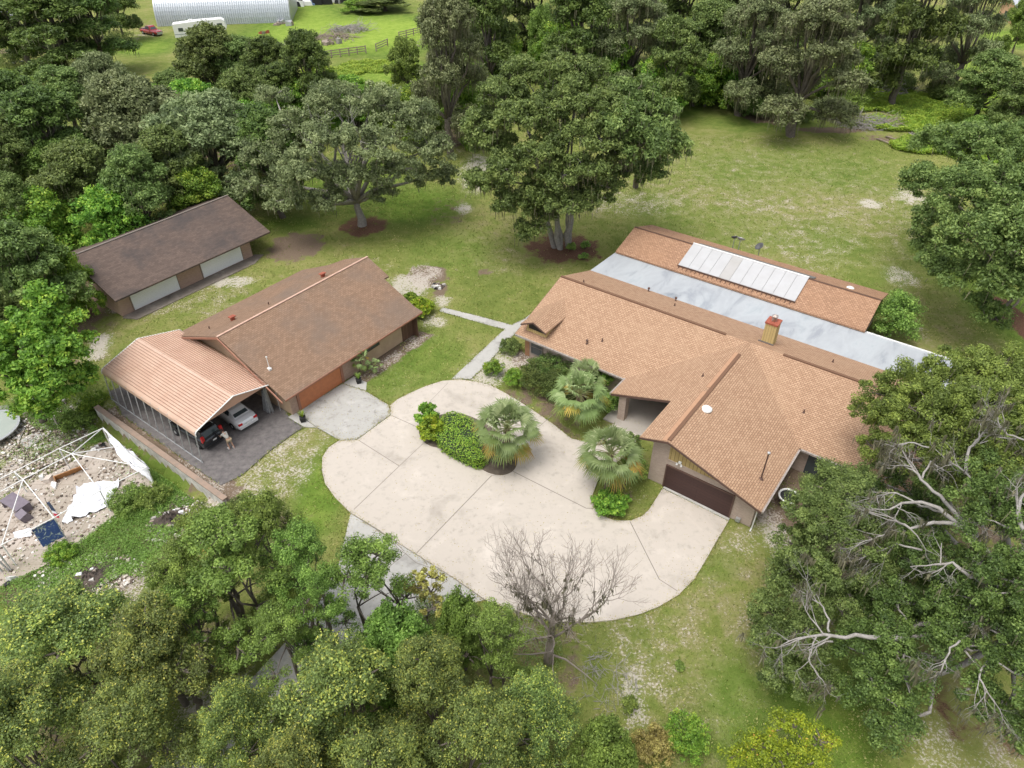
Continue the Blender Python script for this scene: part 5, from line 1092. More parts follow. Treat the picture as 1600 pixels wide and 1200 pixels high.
# grass tufts over the lawns
def grass():
    R = np.random.default_rng(8); n = 330000
    y = 8+(R.random(n)**1.6)*100; half = 8+.78*y; x = R.uniform(-1, 1, n)*half
    k = np.ones(n, bool)
    for p in PAVED: k &= ~inpoly(x, y, p)
    k |= inpoly(x, y, bed) & False
    u = x*UX+y*UY; v = -x*UY+y*UX
    for (a, b_, c, d) in ((-30, 2, 41, 66), (-19.2, -13, 38, 45), (-13.3, -5.6, 34.7, 48), (-53, -39.4, 24, 38.5), (-75, -64, 24, 39.3), (-53.5, -36, 14.9, 16.7), (-53.5,-38,16,24)): k &= ~((u > a) & (u < b_) & (v > c) & (v < d))
    k &= ~inpoly(x, y, isl)
    f1 = np.sin(x*1.7+2*np.sin(y*.9))*np.cos(y*1.3+1.5*np.sin(x*.6)); k &= R.random(n) < .62+.38*f1
    for kk in ('sand', 'dirt', 'mulch'):
        for (px, py, rx, ry, a) in BL[kk]:
            c = P(px, py); d = depth(px, py); q = ((x-c.x)/(rx/F*d))**2+((y-c.y)/(ry/F*d/S*1.35))**2; k &= ~((q < 1) & (R.random(n) < a*(.85 if kk != 'sand' else .6)))
    x, y, f1 = x[k], y[k], f1[k]
    for pi in (0, 1, 2, 5, 7):
        pp = np.array(PAVED[pi]); L_ = np.linalg.norm(pp-np.roll(pp, 1, 0), axis=1); kk = int(L_.sum()*45); j = R.choice(len(pp), kk, p=L_/L_.sum()); f_ = R.random(kk)[:, None]; e = pp[j-1]*(1-f_)+pp[j]*f_
        g_ = np.sin(e[:, 0]*1.9)*np.cos(e[:, 1]*2.3+1)+R.normal(size=kk)*.5 > -.1; e = e[g_]+R.normal(size=(g_.sum(), 2))*.07
        inside = np.zeros(len(e), bool)
        for qi in (0, 1, 2, 3, 4, 7):
            if qi != pi: inside |= inpoly(e[:, 0], e[:, 1], PAVED[qi])
        e = e[~inside]; x = np.concatenate([x, e[:, 0]]); y = np.concatenate([y, e[:, 1]]); f1 = np.concatenate([f1, np.zeros(len(e))])
    m = len(x); z = terrain(x, y); h = .05+.045*R.random(m)+y*.0006; a = R.uniform(0, 6.283, m); w_ = .03+y*.0004
    V = np.empty((m, 3, 3)); V[:, 0] = np.column_stack([x-np.cos(a)*w_, y-np.sin(a)*w_, z]); V[:, 1] = np.column_stack([x+np.cos(a)*w_, y+np.sin(a)*w_, z]); V[:, 2] = np.column_stack([x+R.normal(size=m)*.05, y+R.normal(size=m)*.05, z+h])
    o = quads_mesh('grass', V.reshape(-1, 3), .45+.22*f1+R.normal(size=m)*.22, LM['grass'], None, 3); o['kind'] = 'stuff'; o['label'] = 'short patchy lawn grass'; o['category'] = 'grass'
grass()
# ================================================================ VEHICLES
def car(label, loc, rz, body, kind='sedan', name='parked_car', plate=True):
    """x forward; lofted body with glass, wheels, lamps"""
    t = thing(name, label, 'car' if kind != 'pickup' else 'pickup truck', loc, rz)
    if kind == 'sedan':
        st = [(-2.35,.62,.40,.78),(-2.25,.86,.30,.92),(-1.9,.90,.22,1.0),(-1.3,.92,.20,1.0),(0,.93,.19,.96),(1.1,.92,.20,.94),(1.7,.90,.22,.84),(2.15,.84,.28,.72),(2.35,.60,.36,.60)]
        gh = [(-1.75,.70,.98),(-1.0,.60,1.38),(-.4,.58,1.45),(.25,.58,1.44),(1.15,.72,.95)]; gb = .76; wx = (-1.42, 1.40); wr = .33
    elif kind == 'suv':
        st = [(-2.25,.74,.42,.96),(-2.18,.90,.32,1.06),(-1.8,.93,.26,1.06),(-1.2,.94,.24,1.04),(0,.94,.24,1.02),(1.0,.93,.25,1.02),(1.6,.92,.26,.96),(2.1,.86,.30,.86),(2.28,.64,.38,.74)]
        gh = [(-2.12,.72,1.10),(-1.85,.64,1.60),(-1.0,.64,1.68),(.2,.62,1.66),(1.15,.74,1.03)]; gb = .80; wx = (-1.36, 1.36); wr = .36
    else:
        st = [(-2.9,.86,.5,1.12),(-2.85,.94,.42,1.16),(-1.8,.97,.36,1.15),(-.9,.98,.34,1.14),(.6,.98,.34,1.14),(1.5,.97,.36,1.14),(2.3,.95,.38,1.10),(2.8,.90,.42,1.02),(2.92,.78,.5,.95)]
        gh = [(-1.05,.78,1.16),(-.9,.70,1.82),(-.2,.70,1.90),(.5,.70,1.88),(1.3,.80,1.14)]; gb = .84; wx = (-1.85, 1.85); wr = .42
    mb = MB(); n = 12; rings = []
    for (x, w, zb, zt) in st:
        rings.append([(x, w*.86, zb), (x, w, zb+.12), (x, w*1.01, (zb+zt)/2+.05), (x, w*.96, zt-.08), (x, w*.82, zt), (x, w*.3, zt+.02), (x, -w*.3, zt+.02), (x, -w*.82, zt), (x, -w*.96, zt-.08), (x, -w*1.01, (zb+zt)/2+.05), (x, -w, zb+.12), (x, -w*.86, zb)])
    for a, b in zip(rings[:-1], rings[1:]):
        i = len(mb.v); mb.v += a+b
        for k in range(n): q = (k+1) % n; mb.f.append([i+k, i+q, i+n+q, i+n+k])
    for r_, fl in ((rings[0], 0), (rings[-1], 1)): mb.poly(r_, bool(fl))
    fixn(mb.build('body', body, t, True))
    mb = MB()                                        # cabin
    gr = []
    for i, (x, w, z) in enumerate(gh):
        base = (i in (0, len(gh)-1)); gr.append([(x, gb if not base else w, .92 if kind != 'pickup' else 1.1), (x, w, z), (x, w*.85, z+(.03 if not base else 0)), (x, -w*.85, z+(.03 if not base else 0)), (x, -w, z), (x, -gb if not base else -w, .92 if kind != 'pickup' else 1.1)])
    for a, b in zip(gr[:-1], gr[1:]):
        i = len(mb.v); mb.v += a+b
        for k in range(6): q = (k+1) % 6; mb.f.append([i+k, i+q, i+6+q, i+6+k])
    mb.poly(gr[0]); mb.poly(gr[-1], True); fixn(mb.build('cabin', body, t))
    # glass: windshield, rear, sides just proud of the cabin
    def pane(pts, nm):
        m2 = MB(); c = sum((Vector(p) for p in pts), Vector())/4; nn = (Vector(pts[1])-Vector(pts[0])).cross(Vector(pts[2])-Vector(pts[0])).normalized()
        if nn.dot(c-Vector((0, 0, .8))) < 0: nn = -nn
        q = [c+(Vector(p)-c)*.88+nn*.015 for p in pts]; m2.prism([tuple(p-nn*.02) for p in q], [tuple(p) for p in q]); fixn(m2.build(nm, M_glass, t))
    def ln(a, b, s): return tuple(Vector(a).lerp(Vector(b), s))
    A, B = gr[0], gr[1]; pane([ln(A[1], B[1], .15), ln(A[4], B[4], .15), B[4], B[1]], 'rear_window')
    A, B = gr[-1], gr[-2]; pane([ln(A[1], B[1], .1), ln(A[4], B[4], .1), B[4], B[1]], 'windshield')
    for s in (1, 4):
        o_ = 0 if s == 1 else 5
        for a, b in ((1, 2), (2, 3)):
            pane([gr[a][o_][:2]+(1.0 if kind != 'pickup' else 1.2,), gr[b][o_][:2]+(1.0 if kind != 'pickup' else 1.2,), gr[b][s], gr[a][s]], 'side_window')
    for x in wx:
        for s in (-1, 1):
            m2 = MB(); m2.lathe([(wr*.55, -.11), (wr*.95, -.11), (wr, -.07), (wr, .07), (wr*.95, .11), (wr*.55, .11)], (0, 0, 0), 20, 'y'); wh = m2.build('wheel', M_rubber, t, True); wh.location = (x, s*(st[4][1]-.09), wr)
            m2 = MB(); m2.lathe([(.02, -.125), (wr*.3, -.12), (wr*.6, -.10), (wr*.6, .10), (wr*.3, .12), (.02, .125)], (0, 0, 0), 10, 'y'); m2.build('rim', M_galv, wh)
    red = mat('tail_lamp_red', (.55, .02, .02), .25); lamp = mat('head_lamp', (.75, .77, .78), .15)
    xb = st[0][0]; xf = st[-1][0]
    for s in (-1, 1):
        m2 = MB()
        if kind == 'suv': m2.box(xb+.08, xb+.26, s*.80-.11, s*.80+.11, .92, 1.42)
        else: m2.box(xb-.01, xb+.2, s*.66-.16, s*.66+.16, .70, .86)
        m2.build('tail_light', red, t)
        m2 = MB(); m2.box(xf-.22, xf-.02, s*.58-.16, s*.58+.16, st[-1][3]-.12, st[-1][3]+.04); m2.build('headlight', lamp, t)
    m2 = MB(); m2.box(xb-.05, xb+.05, -.8, .8, .36, .58); m2.build('bumper', body if kind != 'pickup' else M_galv, t)
    m2 = MB(); m2.box(xf-.04, xf+.06, -.7, .7, .36, .58 if kind != 'pickup' else .9); m2.build('front_bumper', M_galv if kind == 'pickup' else body, t)
    m2 = MB(); m2.box(xb-.065, xb-.05, -.16, .16, .62 if kind != 'suv' else .72, .74 if kind != 'suv' else .84); m2.build('licence_plate', M_white, t)
    if kind == 'pickup':
        m2 = MB(); m2.box(-2.78, -1.12, -.80, .80, 1.165, 1.175); m2.build('cargo_bed', M_dark, t)
    if kind == 'suv':
        for s in (-1, 1): m2 = MB(); m2.tube([(-1.7, s*.55, 1.74), (.1, s*.55, 1.74)], .025, 6); m2.build('roof_rail', M_galv, t)
    for s in (-1, 1):
        m2 = MB(); m2.box(.75, .9, s*1.0-.1, s*1.0+.1, 1.0, 1.15); m2.build('mirror', body, t)
    return t
fr_ = AZ+math.pi      # forward = into the carport (towards -u)
car('silver white sedan parked under the carport, its back to the drive', W(-43.3, 21.15, .02), AZ+math.pi-.04, carpaint('paint_silver', (.74, .75, .76)), 'sedan')
car('black sport utility vehicle with red tail lights under the carport edge', W(-43.55, 18.15, .02), AZ+math.pi+.05, carpaint('paint_black', (.012, .014, .018)), 'suv')
q = P(238, 54); car('red pickup truck on the gravel patch left of the metal hut', q, -.55, carpaint('paint_red', (.36, .02, .025)), 'pickup', name='pickup_truck')
# clutter in the carport's far corner: grey tarp hanging, hand cart
cl_ = thing('folded_canopy', 'bundle of grey poles and sheeting leaning in the carport corner', 'bundle', W(-41.3, 23.3), AZ)
mb = MB(); rr = random.Random(3)
for k in range(9): mb.tube([(rr.uniform(-.5, .5), rr.uniform(-.2, .2), 0), (rr.uniform(-.5, .2), rr.uniform(-.1, .1), 2.4)], .03, 5)
mb.build('pole_bundle', M_galv, cl_)
mb = MB()
for k in range(5): a = k*.12; mb.prism([(-.5+a, -.3, .1), (-.42+a, -.3, .1), (-.32+a, .05, .1)], [(-.35+a*.4, -.1, 2.1), (-.3+a*.4, -.1, 2.1), (-.28+a*.4, .05, 2.1)])
mb.build('sheeting', mat('grey_sheeting', (.35, .36, .37), .5, noise=(6, .2), col2=(.15, .15, .16)), cl_)
# fifth wheel trailer
q = P(318, 60); rv = thing('travel_trailer', 'white fifth wheel travel trailer parked along the metal hut', 'trailer', q, .28)
b = MB(); sec = [(-5.6, .7), (2.6, .7), (3.3, 1.7), (5.2, 1.7), (5.5, 2.2), (5.2, 3.5), (4.6, 3.9), (-1, 3.7), (-5.6, 3.35)]; b.prism([(x, -1.25, z) for x, z in sec], [(x, 1.25, z) for x, z in sec]); fixn(b.build('body', M_white, rv))
for (x0, x1, z0, z1) in ((-4.6, -3.6, 1.9, 2.6), (-2.6, -1.0, 1.9, 2.6), (3.6, 4.7, 2.5, 3.1), (.8, 1.4, 1.9, 2.5)):
    b = MB(); b.box(x0, x1, -1.29, -1.25, z0, z1); b.build('window', M_glass, rv)
b = MB(); b.box(2.0, 2.7, -1.28, -1.25, .9, 2.9); b.build('door', M_galv, rv)
b = MB(); b.box(-2.2, -1.3, -.4, .4, 3.62, 3.95); b.build('air_conditioner', M_white, rv)
b = MB(); b.box(-5.55, 2.5, -1.275, -1.25, 1.3, 1.42); b.build('stripe', mat('stripe_grey', (.25, .27, .30), .5), rv)
for x in (-2.4, -1.4):
    for s in (-1, 1): b = MB(); b.lathe([(.2, -.12), (.38, -.12), (.38, .12), (.2, .12)], (x, s*1.1, .38), 14, 'y'); b.build('wheel', M_rubber, rv)
# metal arch hut
q = P(352, 38); qh = thing('metal_hut', 'large arched corrugated white metal hut at the top left', 'hut', q, .15)
mb = MB(); RR = 8.2; nseg = 30; L = 15.5
def arch(t_): a = math.pi*t_; return (8.6-RR*1.05*math.cos(a), (RR*.98)*math.sin(a)**.8)
k2 = 62
for i in range(k2):
    x0 = -L+2*L*i/k2; x1 = -L+2*L*(i+1)/k2; prof_ = [(x0, 0), (x0+(x1-x0)*.2, .16), (x0+(x1-x0)*.7, .16), (x0+(x1-x0)*.9, 0)]
    for (xa, ha), (xb_, hb) in zip(prof_, prof_[1:]+[(x1, 0)]):
        for j in range(nseg):
            ya, za = arch(j/nseg); yb, zb_ = arch((j+1)/nseg); ca = Vector((0, ya-8.6, za)).normalized(); cb = Vector((0, yb-8.6, zb_)).normalized()
            mb.poly([(xa, ya+ca.y*ha, za+ca.z*ha), (xa, yb+cb.y*ha, zb_+cb.z*ha), (xb_, yb+cb.y*hb, zb_+cb.z*hb), (xb_, ya+ca.y*hb, za+ca.z*hb)])
mb.build('arch_shell', mat('hut_metal', (.44, .48, .52), .35, .3, noise=(.3, .3), col2=(.54, .57, .60)), qh, uv=False)
for x in (-L, L):
    mb = MB(); mb.prism([(x-.05,)+arch(j/nseg) for j in range(nseg+1)], [(x+.05,)+arch(j/nseg) for j in range(nseg+1)]); fixn(mb.build('end_wall', M_galv, qh))
# rail fence in two runs with a gate gap
def fence(a, b, n, label):
    A, B = P(*a), P(*b); t = thing('rail_fence', label, 'fence', A); d = B-A
    for i in range(n+1):
        p = d*i/n; m2 = MB(); m2.box(p.x-.1, p.x+.1, p.y-.1, p.y+.1, 0, 1.5); m2.build('post', M_wood, t)
    for z in (.45, .9, 1.35):
        m2 = MB(); nrm = Vector((-d.y, d.x, 0)).normalized()*.04; e = [(-nrm), (nrm), d+nrm, d-nrm]; m2.prism([(p.x, p.y, z-.08) for p in e], [(p.x, p.y, z+.08) for p in e]); m2.build('rail', M_wood, t)
fence((505, 92), (572, 83), 5, 'weathered rail fence left of the gate gap below the pasture'); fence((624, 61), (668, 50), 4, 'weathered rail fence right of the gate gap')
fence((588, 80), (606, 72), 1, 'short rail panel standing in the gate gap')
# far houses and things at the edges
def fhouse(px, py, w_, d_, h, rz, wallm, roofm, label, name='far_house'):
    q = P(px, py); t = thing(name, label, 'house', q, rz); b = MB(); b.prism([(-w_/2, -d_/2, 0), (-w_/2, d_/2, 0), (-w_/2, d_/2, h), (-w_/2, 0, h+1.6), (-w_/2, -d_/2, h)], [(w_/2, -d_/2, 0), (w_/2, d_/2, 0), (w_/2, d_/2, h), (w_/2, 0, h+1.6), (w_/2, -d_/2, h)]); fixn(b.build('wall', wallm, t))
    for s in (-1, 1):
        b = MB(); b.slab([(-w_/2-.5, 0, h+1.85), (-w_/2-.5, s*(d_/2+.7), h+.05), (w_/2+.5, s*(d_/2+.7), h+.05), (w_/2+.5, 0, h+1.85)][::s], .15); fixn(b.build('roof', roofm, t))
    for x in (-w_*.3, 0, w_*.3): b = MB(); b.box(x-.6, x+.6, -d_/2-.05, -d_/2, .9, 2.0); b.build('window', M_glass, t)
    b = MB(); b.box(-w_/2-.05, -w_/2, -1.8, 1.8, .3, 2.0); b.build('window', M_glass, t); return t
Rg = mat('far_roof_grey', (.45, .46, .50), .8, noise=(1, .2), col2=(.36, .37, .42))
fhouse(-12, 50, 12, 9, 3, .5, M_stucco, Rg, 'far house with pale grey roof at the top left edge'); fhouse(1625, 34, 16, 9, 3, -.1, mat('peach_wall', (.62, .38, .24), .9), Rg, 'far peach coloured house at the right top edge')
q = P(1368, 56); car('white van parked under the mossy oaks at the top right', q, .1, carpaint('paint_white', (.75, .77, .78)), 'suv', name='parked_van')
t = thing('picnic_shelter', 'small pale blue shelter left of the green clearing at the top right', 'shelter', P(1340, 90), .1)
b = MB(); b.slab([(-2, -1.2, 1.6), (2, -1.2, 1.6), (2, 1.2, 1.7), (-2, 1.2, 1.7)], .08); b.build('canopy', mat('pale_blue', (.45, .52, .58), .5), t)
for x in (-1.8, 1.8):
    for y in (-1, 1): b = MB(); b.box(x-.05, x+.05, y-.05, y+.05, 0, 1.6); b.build('post', M_galv, t)
def junk(px, py, cols, label, seed, n=6, s=1.0, hz=0, name='junk_pile', cat='junk pile'):
    rr = random.Random(seed); q = P(px, py, hz); t = thing(name, label, cat, q, 0)
    for k in range(n):
        b = MB(); w_, d_, h_ = (rr.uniform(.3, 1)*s for _ in range(3)); x, y = rr.uniform(-1.6, 1.6)*s, rr.uniform(-1, 1)*s; a = rr.uniform(0, 3)
        pts = [(x+math.cos(a+c)*r_, y+math.sin(a+c)*r_) for c, r_ in ((0, w_), (1.6, d_), (3.1, w_*.8), (4.7, d_))]; b.prism([(p[0], p[1], 0) for p in pts], [(p[0]*.9+x*.1, p[1]*.9+y*.1, h_*rr.uniform(.5, 1.1)) for p in pts]); fixn(b.build(rr.choice(('scrap_sheet', 'scrap_block', 'debris')), cols[k % len(cols)], t))
    return t
M_bluej = mat('junk_blue', (.10, .16, .26), .5); M_redj = mat('junk_red', (.35, .08, .05), .5)
junk(488, 8, [M_white, M_bluej, M_dark], 'pile of white and blue scrap at the top edge beside the hut', 1, 9, 2.2); junk(515, 4, [M_white, M_rubber, M_galv], 'pile of white and black scrap at the top edge, right of the blue one', 2, 8, 2.2); junk(552, 2, [M_bluej, M_redj, M_white], 'parked junk in blue and red at the top edge of the pasture', 3, 6, 2.0)
junk(445, 38, [M_wood, M_galv], 'scrap heap at the right corner of the metal hut', 4, 7, 1.2); junk(410, 52, [M_rust, M_wood], 'rusty scrap standing on the sand patch by the metal hut', 5, 4, .8); junk(518, 68, [M_wood, M_barkp], 'stack of pale planks beside the far brush', 6, 5, 1.2)
junk(30, 98, [M_white, M_galv], 'pale garden clutter below the far grey roofed house', 7, 3, .7)
t = thing('play_slide', 'small orange play slide under the tall oak at the top left', 'play slide', P(53, 90), .3)
b = MB(); b.slab([(-.6, -.4, .1), (.9, -.4, 1.7), (.9, .4, 1.7), (-.6, .4, .1)], .12); fixn(b.build('slide_chute', mat('orange_plastic', (.75, .12, .02), .4), t))
b = MB(); b.box(.9, 1.7, -.4, .4, 1.4, 1.5); b.build('platform', M_wood, t)
for y in (-.35, .35): b = MB(); b.box(1.5, 1.6, y-.05, y+.05, 0, 2.2); b.build('post', M_wood, t)
# ================================================================ NEIGHBOURING YARD
GZ = -1.2
ft = thing('tent_frame', 'bare white tubular party tent frame without its roof', 'tent frame', P(112, 760, GZ))
fo = ft.location.copy()
E = lambda a, z=.95: P(a[0], a[1], z)-fo
back = [(160,669),(92,701),(22,737),(-45,770)]; front = [(229,730),(156,767),(84,809),(3,851),(-70,890)]; hubs = [(112,709),(36,749),(-40,790)]
def pole(a, b, nm='pole', r=.035): m2 = MB(); m2.tube([a, b], r, 6); m2.build(nm, M_white, ft)
for L_ in (back, front):
    for a, b in zip(L_[:-1], L_[1:]): pole(E(a), E(b), 'eave_pole')
for a, b in zip(hubs[:-1], hubs[1:]): pole(E(a, 2.0), E(b, 2.0), 'ridge_pole')
for a in ((160,669),(186,697),(229,730),(92,701),(156,767)): pole(E((112,709), 2.0), E(a), 'rafter_pole')
for a in ((22,737),(84,809),(3,851)): pole(E((36,749), 2.0), E(a), 'rafter_pole')
for a in back+front:
    e = E(a); pole(e, Vector((e.x, e.y, 0)), 'leg_pole', .045)
pole(E((160,669)), E((186,697)), 'eave_pole'); pole(E((186,697)), E((229,730)), 'eave_pole')
def cloth(name, label, pts, m, base, sub=8, amp=.12, seed=1):
    """pts: 4 world corners; rumpled sheet with thickness"""
    rr = random.Random(seed); A, B, C_, D = [Vector(p) for p in pts]; mb = MB(); n = sub
    G = [[None]*(n+1) for _ in range(n+1)]
    for i in range(n+1):
        for j in range(n+1):
            s, t2 = i/n, j/n; p = A*(1-s)*(1-t2)+B*s*(1-t2)+C_*s*t2+D*(1-s)*t2; G[i][j] = p+Vector((rr.gauss(0, amp*.4), rr.gauss(0, amp*.4), abs(rr.gauss(0, amp))))-Vector(base)
    for g in (0, 1):
        o_ = len(mb.v)
        for i in range(n+1):
            for j in range(n+1): q = G[i][j]; mb.v.append((q.x, q.y, q.z-.02*g))
        for i in range(n):
            for j in range(n): a = o_+i*(n+1)+j; mb.f.append([a, a+n+1, a+n+2, a+1][::(-1 if g else 1)])
    o = mb.build(name, m, None, True); o.location = base; tag(o, label, 'fabric'); return o
g = P(130, 790, GZ)
Z = lambda a, z=GZ+.05: P(a[0], a[1], z)
o = cloth('fallen_fabric', 'large crumpled white canopy fabric fallen on the pavers', [Z((96,822)), Z((165,795)), Z((190,752)), Z((128,757), GZ+.5)], M_tarp, Z((140,780)), 12, .16, 2)
o = cloth('hanging_fabric', 'white canopy fabric still hanging from the right end of the tent frame', [P(160,669,.97), P(231,728,.97), P(240,756,-.9), P(190,718,.1)], M_tarp, P(186,697,-1), 12, .12, 3)
o = cloth('fabric_scrap', 'white fabric scrap left of the blue patterned cloth', [Z((20,832), GZ+.3), Z((48,826), GZ+.5), Z((50,838)), Z((24,842))], M_tarp, Z((35,834)), 5, .06, 4)
M_blue = bpy.data.materials.new('blue_pattern'); M_blue.use_nodes = True; n_, l_ = nodes(M_blue); tc = n_.new('ShaderNodeTexCoord'); v_ = noise(n_, l_, tc.outputs['Object'], 3.2, 3, .5, 1.5)
l_.new(ramp(n_, l_, v_, ((.45, (.03, .06, .17)), (.55, (.035, .07, .20)), (.60, (.22, .26, .20)), (.68, (.33, .40, .48)))), n_['Principled BSDF'].inputs['Base Color'])
a1, a2 = P(50,828,.85), P(84,811,.85)
o = cloth('patterned_cloth', 'navy blue cloth with a pale leafy pattern hung on the tent frame', [a1, a2, Vector((a2.x+.3, a2.y-.3, -.55)), Vector((a1.x+.3, a1.y-.3, -.55))], M_blue, (a1+a2)/2-Vector((0, 0, 2)), 10, .03, 5)
fl = thing('flag', 'furled flag in navy, white and red hanging by the tent frame corner', 'flag', P(84,812,GZ), 0); h0 = P(78,792,.9)-fl.location
m2 = MB(); m2.tube([(0, 0, 0), h0+Vector((0, 0, .9))], .02, 6); m2.build('pole', M_wood, fl)
for nm, z0, z1, m in (('blue_stripe', .95, .25, mat('flag_navy', (.03, .05, .10), .7)), ('white_stripe', .25, .0, M_tarp), ('red_stripe', .0, -.45, mat('flag_red', (.55, .03, .06), .7))):
    m2 = MB(); k0 = h0+Vector((0, 0, z0-.5)); k1 = h0+Vector((.12, -.1, z1-.5)); m2.prism([tuple(k0+Vector((-.05, 0, 0))), tuple(k0+Vector((.18, -.06, 0))), tuple(k0+Vector((.1, .08, 0)))], [tuple(k1+Vector((-.08, 0, 0))), tuple(k1+Vector((.26, -.08, 0))), tuple(k1+Vector((.12, .1, 0)))]); fixn(m2.build(nm, m, fl))
# mauve desk, board, boxes
t = thing('old_desk', 'mauve grey laminate desk lying on the pavers', 'desk', P(30, 795, GZ), -.5)
b = MB(); b.box(-1.0, 1.0, -.5, .5, .72, .78); b.build('desk_top', M_mauve, t); b = MB(); b.box(-.95, -.9, -.48, .48, 0, .72); b.build('side_panel', M_mauve, t); b = MB(); b.box(.4, .95, -.48, .48, .05, .72); b.build('drawer_unit', M_mauve, t); b = MB(); b.box(-.9, .4, .4, .45, .3, .72); b.build('back_panel', M_dark, t)
t = thing('tipped_cabinet', 'tipped mauve cabinet beside the old desk', 'cabinet', P(43, 810, GZ), .1); t.rotation_euler = (.3, .1, -.6); b = MB(); b.box(-.35, .35, -.3, .3, 0, .75); b.build('carcass', M_mauve, t); b = MB(); b.box(-.3, .3, -.32, -.3, .05, .7); b.build('drawer_front', M_dark, t)
o = MB(); o.box(-1.0, 1.0, -.03, .03, 0, .62); o.box(-1.0, -.94, -.3, -.03, 0, .6); bb = o.build('wooden_board', M_board); bb.location = P(110, 742, GZ); bb.rotation_euler = (.35, 0, .62); tag(bb, 'long orange brown wooden board propped on the pavers', 'board')
t = junk(82, 752, [M_white, mat('box_beige', (.55, .48, .42), .8)], 'pale broken boxes at the left end of the orange wooden board', 8, 3, .55, GZ, 'broken_boxes', 'boxes')
# lamp post with hood
t = thing('yard_lamp', 'pale yard lamp post with a hooked arm and white shade', 'lamp post', P(92, 668, GZ)); 
b = MB(); b.tube([(0, 0, 0), (0, 0, 2.6), (-.15, .05, 3.0), (-.5, .1, 3.1), (-.8, .1, 3.0)], [.07, .055, .05, .045, .04], 8); b.build('post', mat('post_tan', (.45, .41, .35), .7), t)
b = MB(); b.lathe([(.30, -.22), (.26, -.08), (.12, .05), (.05, .08)], (-.85, .1, 2.98), 14); b.build('lamp_shade', M_white, t, True)
t = thing('trampoline', 'large pale green round trampoline cut by the left edge', 'trampoline', P(-14, 678, GZ)); b = MB(); b.lathe([(2.1, .55), (2.1, .60)], (0, 0, 0), 32); b.build('mat', mat('tramp_mat', (.28, .33, .29), .8, noise=(1, .3), col2=(.36, .39, .35)), t)
b = MB(); b.lathe([(2.1, .53), (2.28, .53), (2.28, .62), (2.1, .62), (2.1, .53)], (0, 0, 0), 32, cap=False); b.build('rim', M_galv, t)
for k in range(6): a = k*1.05; b = MB(); b.tube([(2.15*math.cos(a), 2.15*math.sin(a), 0), (2.15*math.cos(a), 2.15*math.sin(a), .55)], .04, 6); b.build('leg', M_galv, t)
t = thing('leaning_frame', 'white folded metal frame standing at the left edge of the pavers', 'frame', P(12, 893, GZ), .2)
for k, (x0, x1) in enumerate(((-.3, -.5), (.1, -.35), (.25, .05))): b = MB(); b.tube([(x0, 0, 0), (x1, .2, 1.9)], .06, 5); b.build('bar', M_galv, t)
t = junk(5, 905, [M_dark, M_white], 'dark rubbish bag at the left edge below the folded frame', 9, 3, .45, GZ, 'rubbish', 'rubbish')
# black rubble mounds
def mound(px, py, wpx, h, label, seed, m, hz=GZ, aspect=.8):
    R = np.random.default_rng(seed); q = P(px, py, hz); Rd = wpx/2/F*depth(px, py, hz); t = thing('rubble_mound', label, 'rubble mound', q)
    mb = MB(); n1, n2 = 10, 26; mb.v.append((0, 0, h)); 
    for i in range(1, n1+1):
        for j in range(n2):
            a = 6.283*j/n2; s = i/n1; z = h*(1-s)**1.1*(.8+.5*R.random())-(.15 if i == n1 else 0); r_ = Rd*s*(1+.12*math.sin(3*a+seed))*R.uniform(.94, 1.06); mb.v.append((r_*math.cos(a), r_*aspect*math.sin(a), z))
    for j in range(n2): mb.f.append([0, 1+j, 1+(j+1) % n2])
    for i in range(n1-1):
        for j in range(n2): a = 1+i*n2; mb.f.append([a+j, a+n2+j, a+n2+(j+1) % n2, a+(j+1) % n2])
    mb.build('heap', m, t)
    rr = random.Random(seed); cols = [M_white, M_wood, M_dark, M_block, M_barkp]
    for k in range(14):
        a = rr.uniform(0, 6.28); s = math.sqrt(rr.random())*.95; x, y = Rd*s*math.cos(a), Rd*s*aspect*math.sin(a); z = h*(1-s)**1.1*.9; w_ = rr.uniform(.08, .28); b = MB()
        b.prism([(x-w_, y-w_*.6, z-.1), (x+w_, y-w_*.4, z-.1), (x+w_*.7, y+w_*.6, z-.1), (x-w_*.8, y+w_*.5, z-.1)], [(x-w_*.7, y-w_*.5, z+.12), (x+w_*.9, y-w_*.3, z+.2), (x+w_*.5, y+w_*.5, z+.18), (x-w_*.7, y+w_*.4, z+.1)]); fixn(b.build('rubble_chunk', cols[k % 5], t))
M_char = mat('charred_soil', (.035, .028, .024), .95, noise=(2.5, .2), col2=(.13, .10, .08), bump=(8, .9))
mound(265, 815, 62, .8, 'black charred rubble mound right of the pavers', 3, M_char); mound(140, 905, 100, .5, 'wide dark rubble heap above the yellow tipped oaks', 4, M_char); mound(155, 700, 20, .2, 'small dark soil heap on the pavers', 5, M_char)
mound(685, 448, 22, .35, 'small dark burnt heap behind the brown outbuilding', 6, M_char, 0)
mound(105, 918, 36, .12, 'flattened black plastic sheet in the rubble', 7, mat('black_plastic', (.03, .035, .045), .4), GZ)
